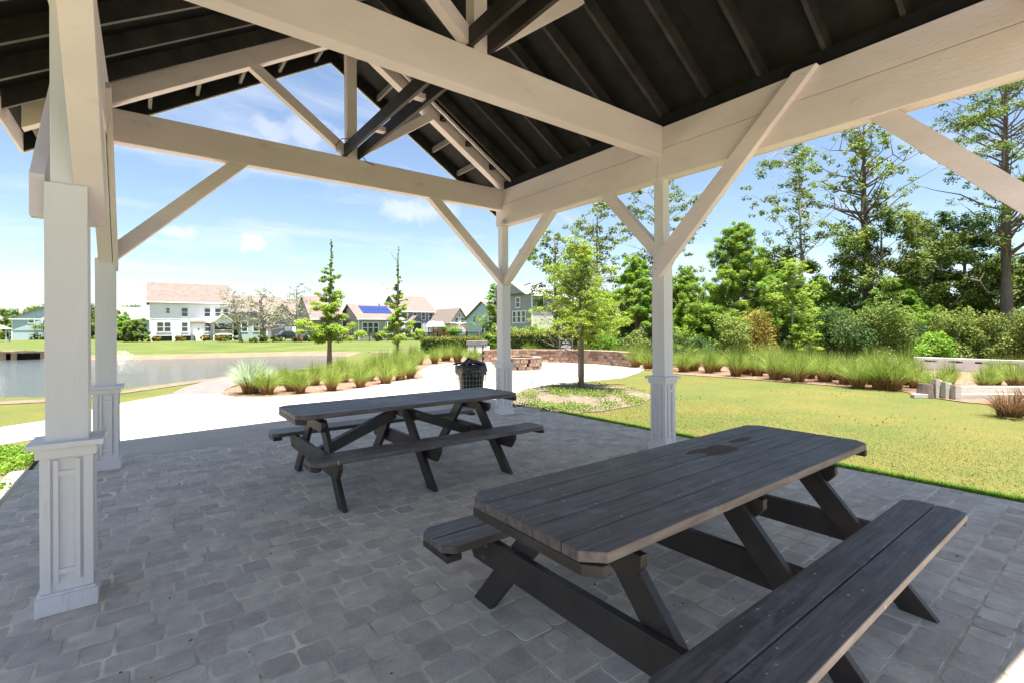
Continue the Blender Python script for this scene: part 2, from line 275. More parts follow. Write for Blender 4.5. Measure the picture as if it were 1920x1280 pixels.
# ------------------------------------------------------------------ mesh helpers
def link(name, me, parent=None, loc=None):
    o = bpy.data.objects.new(name, me); COL.objects.link(o)
    if parent is not None: o.parent = parent
    if loc is not None: o.location = loc
    return o
def tag(o, label=None, cat=None, group=None, kind=None):
    for k, x in (('label', label), ('category', cat), ('group', group), ('kind', kind)):
        if x: o[k] = x
    return o
def empty(name, loc, label, cat, group=None, rz=0):
    o = link(name, None, None, loc); o.rotation_euler.z = rz; o.empty_display_size = .2
    return tag(o, label, cat, group)
class MB:
    def __init__(s): s.v = []; s.f = []; s.m = []
    def add(s, vs, fs, mi=0):
        b = len(s.v); s.v += [tuple(map(float, x)) for x in vs]; s.f += [tuple(b+i for i in f) for f in fs]; s.m += [mi]*len(fs); return s
    def box(s, a, b, mi=0):
        x0, y0, z0 = a; x1, y1, z1 = b
        return s.add([(x0, y0, z0), (x1, y0, z0), (x1, y1, z0), (x0, y1, z0), (x0, y0, z1), (x1, y0, z1), (x1, y1, z1), (x0, y1, z1)],
                     [(0, 3, 2, 1), (4, 5, 6, 7), (0, 1, 5, 4), (1, 2, 6, 5), (2, 3, 7, 6), (3, 0, 4, 7)], mi)
    def prism(s, poly, axis, t0, t1, mi=0):
        """poly: 2D points in the two remaining axes (in x,y,z order)"""
        n = len(poly)
        def mk(p, t):
            q = list(p); q.insert(axis, t); return q
        vs = [mk(p, t0) for p in poly]+[mk(p, t1) for p in poly]
        fs = [tuple(range(n)), tuple(range(2*n-1, n-1, -1))]+[(i, i+n, (i+1) % n+n, (i+1) % n) for i in range(n)]
        return s.add(vs, fs, mi)
    def bar(s, p, q, w, h, side=(0, 0, 1), mi=0):
        """rectangular bar from p to q; w across `side`-perpendicular, h along side"""
        p = Vector(p); q = Vector(q); d = (q-p).normalized(); sd_ = Vector(side); n1 = d.cross(sd_).normalized(); n2 = n1.cross(d).normalized()
        vs = []
        for c in (p, q):
            for a, b in ((-1, -1), (1, -1), (1, 1), (-1, 1)): vs.append(c+n1*a*w/2+n2*b*h/2)
        return s.add(vs, [(0, 1, 2, 3), (7, 6, 5, 4), (0, 4, 5, 1), (1, 5, 6, 2), (2, 6, 7, 3), (3, 7, 4, 0)], mi)
    def tube(s, pts, rs, n=6, mi=0, cap=True):
        pts = [Vector(p) for p in pts]; b = len(s.v); up = Vector((.13, .31, 1))
        for i, p in enumerate(pts):
            d = (pts[min(i+1, len(pts)-1)]-pts[max(i-1, 0)]).normalized()
            a = d.cross(up if abs(d.dot(up.normalized())) < .95 else Vector((1, 0, 0))).normalized(); c = d.cross(a)
            for k in range(n):
                t = 2*math.pi*k/n; s.v.append(tuple(p+(a*math.cos(t)+c*math.sin(t))*rs[i]))
        for i in range(len(pts)-1):
            for k in range(n):
                s.f.append((b+i*n+k, b+i*n+(k+1) % n, b+(i+1)*n+(k+1) % n, b+(i+1)*n+k)); s.m.append(mi)
        if cap:
            s.f.append(tuple(b+(len(pts)-1)*n+k for k in range(n))); s.m.append(mi)
            s.f.append(tuple(b+k for k in reversed(range(n)))); s.m.append(mi)
        return s
    def mesh(s, name, mats, smooth=False):
        me = bpy.data.meshes.new(name); me.from_pydata(s.v, [], s.f)
        for x in (mats if isinstance(mats, (list, tuple)) else [mats]): me.materials.append(x)
        me.polygons.foreach_set('material_index', s.m)
        if smooth: me.polygons.foreach_set('use_smooth', [True]*len(s.f))
        me.update(); return me
    def build(s, name, mats, parent=None, bevel=0, smooth=False, loc=None):
        import bmesh
        me = s.mesh(name, mats, smooth)
        bm = bmesh.new(); bm.from_mesh(me); bmesh.ops.recalc_face_normals(bm, faces=bm.faces); bm.to_mesh(me); bm.free()
        o = link(name, me, parent, loc)
        if bevel:
            md = o.modifiers.new('bevel', 'BEVEL'); md.width = bevel; md.segments = 2; md.limit_method = 'ANGLE'
        return o
def np_mesh(name, V, nper, mats, rnd=None, midx=None):
    """V: (k, nper, 3) separate polygons"""
    k = len(V); me = bpy.data.meshes.new(name)
    me.vertices.add(k*nper); me.vertices.foreach_set('co', np.ascontiguousarray(V, dtype=np.float32).ravel())
    me.loops.add(k*nper); me.loops.foreach_set('vertex_index', np.arange(k*nper, dtype=np.int32))
    me.polygons.add(k); me.polygons.foreach_set('loop_start', np.arange(k, dtype=np.int32)*nper)
    me.polygons.foreach_set('loop_total', np.full(k, nper, dtype=np.int32))
    for x in (mats if isinstance(mats, (list, tuple)) else [mats]): me.materials.append(x)
    if midx is not None: me.polygons.foreach_set('material_index', midx.astype(np.int32))
    a = me.attributes.new('rnd', 'FLOAT', 'FACE'); a.data.foreach_set('value', (rng.random(k) if rnd is None else rnd).astype(np.float32))
    me.update(); me.validate(); return me
def unit(n):
    v = rng.normal(size=(n, 3)); return v/np.linalg.norm(v, axis=1)[:, None]

# ------------------------------------------------------------------ terrain and pond
XL, XR, XC = -.336, 5.143, 2.4035
Y0, Y1, Y2 = .31, 3.66, 7.005
LZ = -.03                                                    # lawn soil level
pond = [gp(0, 741), gp(90, 738), gp(230, 724), gp(361, 708), gp(443, 703), gp(520, 694), gp(596, 683), gp(622, 673), gp(669, 661.5), gp(700, 657.5),
        gp(600, 654.7), gp(409, 658.5), gp(240, 662), gp(80, 661), gp(0, 661.7), (-22, 52), (-60, 56), (-80, 40), (-60, 22), (-20, 17)]
PP = np.array(pond)
def pond_dist(P):
    """signed distance, positive inside"""
    d = np.full(len(P), 1e9); ins = np.zeros(len(P), bool); n = len(PP)
    for i in range(n):
        a = PP[i]; b = PP[(i+1) % n]; ab = b-a; t = np.clip(((P-a)@ab)/(ab@ab), 0, 1); q = a+t[:, None]*ab
        d = np.minimum(d, np.linalg.norm(P-q, axis=1))
        c = ((a[1] > P[:, 1]) != (b[1] > P[:, 1])); xx = a[0]+(P[:, 1]-a[1])*(b[0]-a[0])/((b[1]-a[1]) or 1e-9)
        ins ^= c & (P[:, 0] < xx)
    return np.where(ins, d, -d)
xs = np.concatenate([[-900, -300, -150, -95], np.arange(-84, 40, .6), [45, 60, 90, 150, 400, 900]])
ys = np.concatenate([[-900, -200, -60, -20, 0, 8], np.arange(10, 64, .6), [70, 90, 130, 200, 400, 900]])
gx, gy = np.meshgrid(xs, ys); P2 = np.stack([gx.ravel(), gy.ravel()], 1)
pdist = pond_dist(P2)
zz = LZ-np.clip(pdist, 0, 5)*.34-np.where(pdist > 0, .10, 0)*np.clip(pdist/.3, 0, 1)
V = np.column_stack([P2, zz]); nx = len(xs); ny = len(ys)
fs = [(j*nx+i, j*nx+i+1, (j+1)*nx+i+1, (j+1)*nx+i) for j in range(ny-1) for i in range(nx-1)]
me = bpy.data.meshes.new('ground'); me.from_pydata(V.tolist(), [], fs); me.materials.append(M['lawn'])
tag(link('ground', me), kind='structure')
WZ = -.42
mb = MB(); mb.add([(-100, 10, WZ), (60, 10, WZ), (60, 64, WZ), (-100, 64, WZ)], [(0, 1, 2, 3)])
tag(mb.build('water', M['water']), kind='structure')

def sheet(name, pts, z, mat, thick=None, kind='structure', smooth=0):
    P = [tuple(p) for p in pts]
    for _ in range(smooth):                                  # Chaikin
        Q = []
        for i in range(len(P)):
            a = P[i]; b = P[(i+1) % len(P)]
            Q += [(a[0]*.75+b[0]*.25, a[1]*.75+b[1]*.25), (a[0]*.25+b[0]*.75, a[1]*.25+b[1]*.75)]
        P = Q
    mb = MB()
    if thick: mb.prism(P, 2, z-thick, z)
    else: mb.add([(x, y, z) for x, y in P], [tuple(range(len(P)))])
    return tag(mb.build(name, mat), kind=kind)

# plaza, walks, beds -------------------------------------------------------
slab_y0 = 7.45
walk = [(-.98, slab_y0), (5.72, slab_y0), (5.9, 8.1), gp(985, 727), gp(1050, 719), gp(1113, 712), gp(1167, 707), gp(1198, 697), gp(1210, 690), gp(1190, 683), (15.5, 14.5), (14.5, 18), (11.5, 19.5),
        gp(900, 676), gp(840, 680), gp(803, 686), gp(783, 697), gp(798, 708), gp(748, 713), gp(704, 722), gp(639, 733), gp(573, 738.5), gp(499, 744), gp(442, 744), gp(412, 738), gp(315, 739), gp(230, 754),
        gp(80, 788), gp(0, 800), (-6, 11.8), (-6, 10.2), gp(0, 832), gp(60, 822), (-1.0, 9.0)]
sheet('concrete_walk', walk, -.002, M['concrete'], .12)
pc = (11.5, 14.3)
plaza = [gp(990, 712), gp(1060, 708), gp(1120, 703), gp(1165, 696), gp(1180, 690), gp(1150, 684.5), gp(1089, 681), gp(1019, 680), gp(930, 682), gp(880, 680), gp(830, 686), gp(800, 690), gp(788, 698), gp(800, 706), gp(850, 711), gp(920, 713.5)]
sheet('plaza_paving', plaza, .003, M['plaza'], smooth=2)
sheet('paver_path', [gp(315, 739.5), gp(340, 727), gp(385, 713), gp(440, 705.5), gp(470, 705), gp(450, 717), gp(425, 728), gp(413, 738.5)], -.004, M['path'], .1)
sheet('bank_path', [gp(-40, 752), gp(80, 747), gp(230, 731), gp(300, 720), gp(385, 709), gp(440, 702.5), gp(445, 705.5), gp(385, 713.5), gp(300, 726), gp(230, 735.5), gp(80, 752), gp(-40, 758)], -.012, M['sand'], .06)
sheet('far_path', [gp(690, 658.5), gp(750, 656), gp(850, 655), gp(850, 659), gp(750, 661), gp(700, 661)], -.01, M['sand'], .06)
bedA = [gp(412, 738), gp(442, 744), gp(499, 744), gp(573, 738.5), gp(639, 733), gp(704, 722), gp(748, 713), gp(798, 708), gp(783, 697), gp(803, 686), gp(840, 680), gp(900, 676), gp(900, 668), gp(800, 672), gp(740, 678), gp(680, 692), gp(600, 706), gp(480, 718), gp(430, 726)]
sheet('mulch_bed', bedA, -.006, M['mulch'], .06)
bedB = [gp(1198, 690), gp(1270, 700), gp(1360, 706), gp(1508, 717), gp(1688, 731), gp(1760, 745), gp(1810, 752), gp(1960, 765), (17.5, 0), (24, -3), (27, 6), (24, 16), (20, 21), (12, 24), (9, 22), gp(840, 673), gp(900, 675), (11.5, 19.6), (14.5, 18.1), (15.7, 14.6), gp(1190, 682)]
sheet('mulch_bed', bedB, -.010, M['mulch'], .06)
sheet('tree_bed', [gp(985, 728), gp(1050, 720), gp(1100, 716.5), gp(1160, 722), gp(1215, 735), gp(1224, 743), gp(1200, 756), gp(1130, 768), gp(1052, 773.5), gp(1010, 770), (5.99, 7.0), (5.78, 7.5), (5.93, 8.1)], -.015, M['sand'], .04)
sheet('tree_bed', [(-1.08, 5.0), (-1.03, 7.4), (-1.05, 8.9), gp(0, 836), (-2.4, 8.6), (-2.6, 5.0)], -.018, M['sand'], .04)
mb = MB(); mb.box((-1.16, -3.4, -.1), (-1.0, 7.44, .002)); tag(mb.build('patio_edging', M['concrete'], bevel=.004), kind='structure')

# patio: tumbled pavers, one object each for the 300 that show largest ------
mb = MB(); mb.box((-1.0, -3.4, -.12), (5.97, 7.44, -.0032))
patio = tag(mb.build('patio', M['joint']), kind='structure')
def paver_ring(w_, h_, r, jit):
    g = .0055
    x1, y1 = w_/2-g, h_/2-g; c = r
    ring = [(-x1+c, -y1), (x1-c, -y1), (x1, -y1+c), (x1, y1-c), (x1-c, y1), (-x1+c, y1), (-x1, y1-c), (-x1, -y1+c)]
    return [(x+random.uniform(-jit, jit), y+random.uniform(-jit, jit)) for x, y in ring]
def paver_geo(w_, h_):
    o = paver_ring(w_, h_, random.uniform(.010, .022), .0022)
    vs = [(x, y, -.03) for x, y in o]+[(x, y, -.0055) for x, y in o]+[(x*.955, y*.955, 0) for x, y in o]
    tx, ty = random.uniform(-.012, .012), random.uniform(-.012, .012)
    vs = [(x, y, z+(x*tx+y*ty if z > -.02 else 0)) for x, y, z in vs]
    fs = [tuple(range(16, 24))]+[(i+8, (i+1) % 8+8, (i+1) % 8+16, i+16) for i in range(8)]+[(i, (i+1) % 8, (i+1) % 8+8, i+8) for i in range(8)]
    return vs, fs
RH = [.158, .158, .158]; WW = (.118, .158, .158, .198, .238)
pl = []; y = -3.4
while y < 7.42:
    rh = min(.158, 7.44-y); x = -1.0-random.random()*.1
    while x < 5.97:
        w_ = random.choice(WW); a = max(x, -1.0); b = min(x+w_, 5.97); x += w_
        if b-a > .05 and rh > .05: pl.append(((a+b)/2, y+rh/2, b-a, rh))
    y += .158
cols_ = [(XL, Y0), (XL, Y1), (XL, Y2), (XR, Y0), (XR, Y1), (XR, Y2)]
def area(p):
    d = np.array([p[0], p[1], -EYE]); z = d@FW
    if z < .3: return 0
    u = CX+F*(d@RT)/z; v = CY-F*(d@UP)/z
    if u < -60 or u > 1980 or v > 1330: return 0
    return p[2]*p[3]/z**3
pl.sort(key=area, reverse=True)
geo = {wv: [paver_geo(wv, .158) for _ in range(9)] for wv in (.118, .158, .198, .238)}
pm = {}
def near_w(w_): return min(geo, key=lambda q: abs(q-w_))
rest = MB(); rrn = []
npart = 0
for (px, py, pw, ph) in pl:
    wv = near_w(pw); k = random.randrange(9); hz = random.uniform(-.0025, .0015)
    exact = abs(pw-wv) < .002 and abs(ph-.158) < .002
    if exact and npart < 300:
        if (wv, k) not in pm:
            g_ = geo[wv][k]; m_ = MB(); m_.add(*g_); pm[(wv, k)] = m_.mesh('paver', M['paver'])
        o = link('paver', pm[(wv, k)], patio, (px, py, hz)); npart += 1
    else:
        g_ = geo[wv][k]; sx, sy = pw/wv, ph/.158
        rest.add([(px+x*sx, py+y_*sy, z+hz) for x, y_, z in g_[0]], g_[1]); rrn += [random.random()]*len(g_[1])
me = rest.mesh('paver', M['paver']); a = me.attributes.new('rnd', 'FLOAT', 'FACE'); a.data.foreach_set('value', rrn)
tag(link('paver', me, patio), kind='stuff', label='smaller-looking pavers towards the edges of the patio')

# ------------------------------------------------------------------ pavilion
pav = empty('pavilion', (XC, Y1, 0), 'open timber picnic pavilion with white posts, cream beams and black gable roof', 'pavilion')
def W(o):                                                    # parts are written in world metres
    o.location = (o.location.x-XC, o.location.y-Y1, o.location.z); return o
PZ = 3.965
def column(cx, cy):
    s = MB(); s.box((cx-.0887, cy-.0887, .9), (cx+.0887, cy+.0887, 2.31)); s.box((cx-.066, cy-.066, 2.31), (cx+.066, cy+.066, 3.62))
    col = W(s.build('column', M['post'], pav, .004))
    col_children = []
    b = MB(); b.box((cx-.094, cy-.094, .10), (cx+.094, cy+.094, .84))
    o1 = b.build('pedestal', M['post'], col, .002)
    b = MB()
    for sx, sy in ((-1, -1), (1, -1), (1, 1), (-1, 1)):        # corner boards
        x0, x1 = sorted((cx+sx*.094, cx+sx*.108)); y0, y1 = sorted((cy+sy*.066, cy+sy*.1065)); b.box((x0, y0, .11), (x1, y1, .835))
        x0, x1 = sorted((cx+sx*.066, cx+sx*.1065)); y0, y1 = sorted((cy+sy*.094, cy+sy*.108)); b.box((x0, y0, .11), (x1, y1, .835))
    b.build('corner_board', M['post'], col, .0015)
    for ax, sg in ((0, -1), (1, -1), (0, 1), (1, 1)):           # H shaped applied trim on each side
        b = MB()
        def fb(a0, a1, z0, z1, t):
            if ax == 1:
                q = sorted((cy+sg*.094, cy+sg*(.094+t))); b.box((cx+a0, q[0], z0), (cx+a1, q[1], z1))
            else:
                q = sorted((cx+sg*.094, cx+sg*(.094+t))); b.box((q[0], cy+a0, z0), (q[1], cy+a1, z1))
        fb(-.054, -.034, .16, .815, .021); fb(.034, .054, .16, .815, .021); fb(-.034, .034, .728, .756, .017); fb(-.034, .034, .20, .228, .017)
        b.build('panel_trim', M['post'], col, .001)
    b = MB(); b.box((cx-.127, cy-.127, 0), (cx+.127, cy+.127, .095)); b.box((cx-.117, cy-.117, .095), (cx+.117, cy+.117, .108))
    b.build('plinth', M['post'], col, .002)
    b = MB(); b.box((cx-.125, cy-.125, .83), (cx+.125, cy+.125, .885)); b.box((cx-.156, cy-.156, .885), (cx+.156, cy+.156, .915))
    b.build('cap', M['post'], col, .003)
for cx, cy in cols_: column(cx, cy)
def part(mb, name, mat, bevel=.003): return W(mb.build(name, mat, pav, bevel))
XI, XO = .07, .07
for yb in (Y0, Y1, Y2):                                       # tie beams
    part(MB().box((XL+.068, yb-.07, 3.62), (XR-.068, yb+.07, 3.985)), 'tie_beam', M['beam'], .006)
yA, yB = Y0-.25, Y2+.10
for sx, xp in ((1, XL), (-1, XR)):
    for a, b in ((yA, Y1-.002), (Y1+.002, yB)):
        part(MB().box((xp-.085, a, 3.345), (xp+.072, b, 3.70)), 'plate_beam', M['beam'], .006)
        part(MB().box((xp-.082, a, 3.704), (xp+.067, b, PZ)), 'plate_board', M['beam'], .004)
    part(MB().box((xp-.05, -.42, PZ+.002), (xp+.05, 6.9, 4.115)), 'wall_plate', M['black'])
SL = .625; RB = 4.10
def rz_(x): return RB+SL*(XC-XL-abs(x-XC))                   # underside of the rafters (z) at x
YN, YF = -.50, 7.93                                        # gable overhang edges
XE = 1.10+XL+.0; EAVE = .77
def slope_poly(x0, x1, z_lo, z_hi):
    return [(x0, rz_(x0)+z_lo), (x1, rz_(x1)+z_lo), (x1, rz_(x1)+z_hi), (x0, rz_(x0)+z_hi)]
ry = [6.63]+[6.03-.6*i for i in range(11)]
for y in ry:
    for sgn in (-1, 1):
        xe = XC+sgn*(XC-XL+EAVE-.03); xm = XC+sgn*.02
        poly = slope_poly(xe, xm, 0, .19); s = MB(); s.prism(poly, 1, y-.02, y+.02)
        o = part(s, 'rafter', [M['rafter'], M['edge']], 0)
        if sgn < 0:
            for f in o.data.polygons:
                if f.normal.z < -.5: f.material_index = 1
for sgn in (-1, 1):
    xe = XC+sgn*(XC-XL+EAVE); xm = XC
    n = 5                                                     # sheathing panels
    yy = np.linspace(YN, YF, n+1)
    for i in range(n):
        s = MB(); s.prism(slope_poly(xe, xm, .192, .215), 1, yy[i]+.0015, yy[i+1]-.0015); part(s, 'deck_panel', M['black'], 0)
    s = MB(); s.prism(slope_poly(XC+sgn*(XC-XL+EAVE+.04), xm, .217, .245), 1, YN-.03, YF+.03); part(s, 'shingle_covering', M['gshingle'], 0)
    for y, a, b in ((YF, -.03, 0), (YN, 0, .03)):              # barge boards
        s = MB(); s.prism(slope_poly(xe, xm, -.005, .19), 1, y+a, y+b); part(s, 'barge_board', M['black'])
        s = MB(); s.prism(slope_poly(xe, xm, -.02, .20), 1, y+(.002 if a else -.022), y+(.022 if a else -.002)); part(s, 'barge_trim', M['white'])
    x0, x1 = sorted((xe, xe+sgn*.025))
    part(MB().box((x0, YN, rz_(xe)-.03), (x1, YF, rz_(xe)+.19)), 'fascia', M['beam'])
    for k in range(7):                                        # lookouts under the gable overhang
        x = XC+sgn*(.25+.52*k)
        s = MB(); s.bar((x, 7.075, rz_(x)+.10), (x, YF-.03, rz_(x)+.10), .04, .09); part(s, 'lookout', M['edge'], 0)
# front and inner trusses
def bot(x): return 4.02+SL*(XC-XL+.046-abs(x-XC)-.092)
for yb, cream in ((Y2, True), (Y1, False), (Y0, False)):
    if cream:
        for sgn in (-1, 1):
            xe = XC+sgn*(XC-XL+EAVE-.12); xm = XC+sgn*.07
            poly = [(xe, bot(xe)), (xm, bot(xm)), (xm, bot(xm)+.245), (xe, bot(xe)+.245)]
            part(MB().prism(poly, 1, yb-.07, yb+.07), 'top_chord', M['beam'], .004)
            if sgn < 0: continue
            poly = [(q, z+.03) for q, z in slope_poly(XC+sgn*(XC-XL-.03), XC+sgn*.1, -.09, -.04)]
            part(MB().prism(poly, 1, 6.70, 6.735), 'chord_strip', M['beam'], .002)
            for k in range(5):
                x = XC+sgn*(.5+.48*k); part(MB().box((x-.04, 6.74, rz_(x)-.02), (x+.04, 6.92, rz_(x)+.06)), 'vent_block', M['black'], 0)
    kz = bot(XC)+.2 if cream else rz_(XC)+.1
    part(MB().box((XC-.07, yb-.068, 3.987), (XC+.07, yb+.068, kz)), 'king_post', M['beam'], .004)
    for sgn in (-1, 1):
        xa = XC+sgn*.06; xb = XC+sgn*1.30; za = 4.06; zb = bot(xb)+.06 if cream else rz_(xb)+.02
        part(MB().bar((xa, yb, za), (xb, yb, zb), .11, .13, (0, 0, 1)), 'strut', M['beam'], .004)
for sgn in (-1, 1):                                           # twin dark planks tying the king posts together
    xa = XC+sgn*.10
    part(MB().box((xa-.021, Y0-.1, 4.0), (xa+.021, Y2+.05, 4.165)), 'collar_plank', M['brownblack'], .003)
for y in (1.2, 2.6, 4.8, 5.9): part(MB().box((XC-.077, y, 4.04), (XC+.077, y+.09, 4.10)), 'spacer_block', M['beam'], .002)
# braces
def yz_brace(x0, x1, ya, za, yb, zb, wd=.14):                 # brace in a long wall
    dy, dzz = yb-ya, zb-za; l = math.hypot(dy, dzz); n_ = (-dzz/l*wd/2, dy/l*wd/2)
    poly = [(ya+n_[0], za+n_[1]), (yb+n_[0], zb+n_[1]), (yb-n_[0], zb-n_[1]), (ya-n_[0], za-n_[1])]
    part(MB().prism(poly, 0, x0, x1), 'brace', M['beam'], .004)
def lap(x0, x1, yp, yt):                                      # lapped brace, plumb cut at the plate top
    s = 1 if yt > yp else -1
    poly = [(yp-s*.02, 2.13), (yp+s*.06, 2.13), (yt+s*.02, PZ+.0), (yt-s*.19, PZ+.0), (yp-s*.02, 2.36)]
    part(MB().prism(poly, 0, x0, x1), 'brace', M['beam'], .004)
lap(XR-.155, XR-.068, Y1, 1.87); lap(XL+.03, XL+.158, Y1+.17, 1.95)
lap(XL-.155, XL-.09, Y1, 5.35)
yz_brace(XR-.06, XR+.06, Y2-.02, 2.30, 5.62, 3.44); yz_brace(XR-.06, XR+.06, Y1+.02, 2.42, 4.62, 3.44)
yz_brace(XR-.06, XR+.06, Y0+.02, 2.20, 1.46, 3.44, .16)
yz_brace(XL-.06, XL+.06, Y2-.02, 2.30, 5.80, 3.44, .16); yz_brace(XL-.06, XL+.06, Y0+.02, 2.30, 1.46, 3.44)
yz_brace(XL+.068, XL+.11, Y2-.0, 2.22, 5.6, 3.7, .13)
def xz_brace(y, xa, za, xb, zb, wd=.15):
    part(MB().bar((xa, y, za), (xb, y, zb), .12, wd, (0, 0, 1)), 'brace', M['beam'], .004)
xz_brace(Y2, XL+.02, 2.33, 1.04, 3.70); xz_brace(Y2, XR-.02, 2.36, 3.66, 3.70)
# little fittings
part(MB().tube([(XR-.10, Y2-.14, 3.36), (XR-.10, Y2-.14, 3.43)], [.05, .035], 12), 'floodlight', M['white'], 0)
part(MB().tube([(XR-.10, Y2-.14, 3.37), (XR-.17, Y2-.20, 3.33)], [.03, .04], 10), 'floodlight', M['white'], 0)
s = MB(); s.tube([(XC-.22, 6.92, 4.02), (XC-.25, 6.9, 4.10), (XC-.16, 6.9, 4.22), (XC-.05, 6.9, 4.24)], [.006]*4, 5); s.tube([(XC+.12, 6.9, 4.04), (XC+.2, 6.9, 3.96), (XC+.32, 6.91, 3.93)], [.006]*3, 5)
part(s, 'cable', M['blackmetal'], 0)
s = MB(); s.tube([(XR+.12, Y2-.05, .35), (XR+.16, Y2-.05, .2), (XR+.25, Y2-.08, .08), (XR+.27, Y2-.10, .005)], [.009]*4, 6); part(s, 'cable', M['wire'], 0)
for yy_, zz_ in ((3.64, 2.30), (3.64, 2.23), (1.95, 3.9), (2.3, 3.55)):
    s = MB(); s.tube([(XR-.153, yy_, zz_), (XR-.160, yy_, zz_)], [.014, .012], 8); part(s, 'bolt', M['wire'], 0)

# ------------------------------------------------------------------ picnic tables
def chamfer_end(x0, x1, y0, y1, first, last, c=.055):
    """plank outline in plan; outer planks have clipped corners"""
    p = []
    p += [(x0+c, y0), (x1-c, y0), (x1, y0+c)] if first else [(x0, y0), (x1, y0)]
    p += [(x1, y1-c), (x1-c, y1), (x0+c, y1), (x0, y1-c)] if last else [(x1, y1), (x0, y1)]
    if first: p.append((x0, y0+c))
    return p
def picnic(cx, cy, Lh, label, diag, matn, nplank=5, rot=0):
    t = empty('picnic_table', (cx, cy, 0), label, 'picnic table', None, rot)
    mt, mp_, mf = M[matn], M['stained plank'], M['frame']
    hw = .39; g = .005; pw = (2*hw-g*(nplank-1))/nplank
    for i in range(nplank):
        y0 = -hw+i*(pw+g)
        MB().prism(chamfer_end(-Lh, Lh, y0, y0+pw, i == 0, i == nplank-1, .07), 2, .722+random.uniform(-.001, .001), .763+random.uniform(-.001, .001)).build('tabletop_plank', mt, t, .004)
    for sx in (-1, 1):
        x0, x1 = sorted((sx*(Lh-.002), sx*(Lh-.085)))
        MB().prism([(x0+(.05 if sx < 0 else 0), -hw+.002), (x1-(.05 if sx > 0 else 0), -hw+.002), (x1, -hw+.06), (x1, hw-.06), (x1-(.05 if sx > 0 else 0), hw-.002), (x0+(.05 if sx < 0 else 0), hw-.002), (x0, hw-.06), (x0, -hw+.06)], 2, .68, .719).build('end_batten', mf, t, .004)
    for sy in (-1, 1):
        for i in range(2):
            a, b = sorted((sy*(.562+i*.152), sy*(.562+i*.152+.146)))
            MB().prism(chamfer_end(-Lh, Lh, a, b, (i == 1) == (sy < 0), (i == 1) == (sy > 0), .05), 2, .412, .45+random.uniform(-.001, .001)).build('bench_plank', mp_, t, .004)
        for sx in (-1, 1):
            x0, x1 = sorted((sx*(Lh-.002), sx*(Lh-.085))); a, b = sorted((sy*.565, sy*.857))
            MB().prism([(x0, a), (x1, a), (x1, b-.04 if sy > 0 else b), (x1-.03, b), (x0+.03, b), (x0, b-.04 if sy > 0 else b)] if sy > 0 else [(x0, a+.04), (x0+.03, a), (x1-.03, a), (x1, a+.04), (x1, b), (x0, b)], 2, .378, .410).build('end_batten', mf, t, .003)
    for xi, side in ((-.95, -1), (-.11, 1), (.77, 1)):
        for sy in (-1, 1):
            ang = math.atan2(.72, .60); wv = .16
            MB().prism([(sy*(.83-wv), 0), (sy*.83, 0), (sy*.245, .68), (sy*.085, .68)], 0, xi-.02, xi+.02).build('leg', mf, t, .003)
        xs_ = xi+side*.042
        MB().prism([(-.83, .408), (.83, .408), (.83, .36), (.76, .262), (-.76, .262), (-.83, .36)], 0, xs_-.02, xs_+.02).build('bench_support', mf, t, .003)
        MB().prism([(-.36, .678), (.36, .678), (.36, .63), (.32, .585), (-.32, .585), (-.36, .63)], 0, xs_-.02, xs_+.02).build('top_support', mf, t, .003)
    for yb_ in (-.66, .66):                                  # carriage bolts on the outer bench support
        for dz_ in (.30, .37):
            xb_ = -.95-.042-.02; MB().tube([(xb_+.002, yb_*(1-(dz_-.3)*.5), dz_), (xb_-.008, yb_*(1-(dz_-.3)*.5), dz_)], [.013, .010], 8).build('bolt', mp_, t)
    if diag:
        for xa_, xb_ in ((-.17, -.93), (-.03, .75)):
            MB().bar((xa_, 0, .63), (xb_, 0, .33), .09, .10, (0, 0, 1)).build('diagonal_brace', mf, t, .003)
    return t
picnic(2.44, 1.475, 1.29, 'large dark picnic table in the foreground with damp stains and paint specks on top', False, 'stained plank top')
picnic(2.27, 4.84, 1.225, 'dark stained picnic table farther back, beside the concrete walk', True, 'stained plank')

# ------------------------------------------------------------------ seat wall, fire pit, bin, sign
def stone_block(L_, D_, H_, jit, seedn):
    random.seed(seedn); v = []
    for z in (0, H_):
        for x, y in ((-L_/2, -D_/2), (0, -D_/2-.012), (L_/2, -D_/2), (L_/2, D_/2), (-L_/2, D_/2)):
            v.append((x+random.uniform(-jit, jit), y+random.uniform(-jit, jit), z+random.uniform(-jit, jit)*.5))
    return MB().add(v, [(4, 3, 2, 1, 0), (5, 6, 7, 8, 9)]+[(i, (i+1) % 5, (i+1) % 5+5, i+5) for i in range(5)])
bm_ = [stone_block(1, 1, 1, 0, 0)]
blocks = [stone_block(.30, .26, .125, .008, k).mesh('stone_block', M['stone']) for k in range(6)]
blocks_s = [stone_block(.19, .26, .125, .008, k+20).mesh('stone_block', M['stone']) for k in range(6)]
caps = [stone_block(.42, .34, .06, .004, k+40).mesh('coping_stone', M['stonecap']) for k in range(4)]
random.seed(11)
wp = [np.array(gp(u, v)) for u, v in ((905, 679.5), (960, 678.5), (1019, 679), (1089, 680.5), (1136, 683.4), (1183, 688))]
def spline(pts, n):
    pts = [2*pts[0]-pts[1]]+pts+[2*pts[-1]-pts[-2]]; o = []
    for i in range(1, len(pts)-2):
        for k in range(n):
            t = k/n; a, b, c, d = pts[i-1:i+3]
            o.append(.5*((2*b)+(-a+c)*t+(2*a-5*b+4*c-d)*t*t+(-a+3*b-3*c+d)*t**3))
    o.append(pts[-2]); return o
wc = spline(wp, 12); arc = [0]
for i in range(1, len(wc)): arc.append(arc[-1]+np.linalg.norm(wc[i]-wc[i-1]))
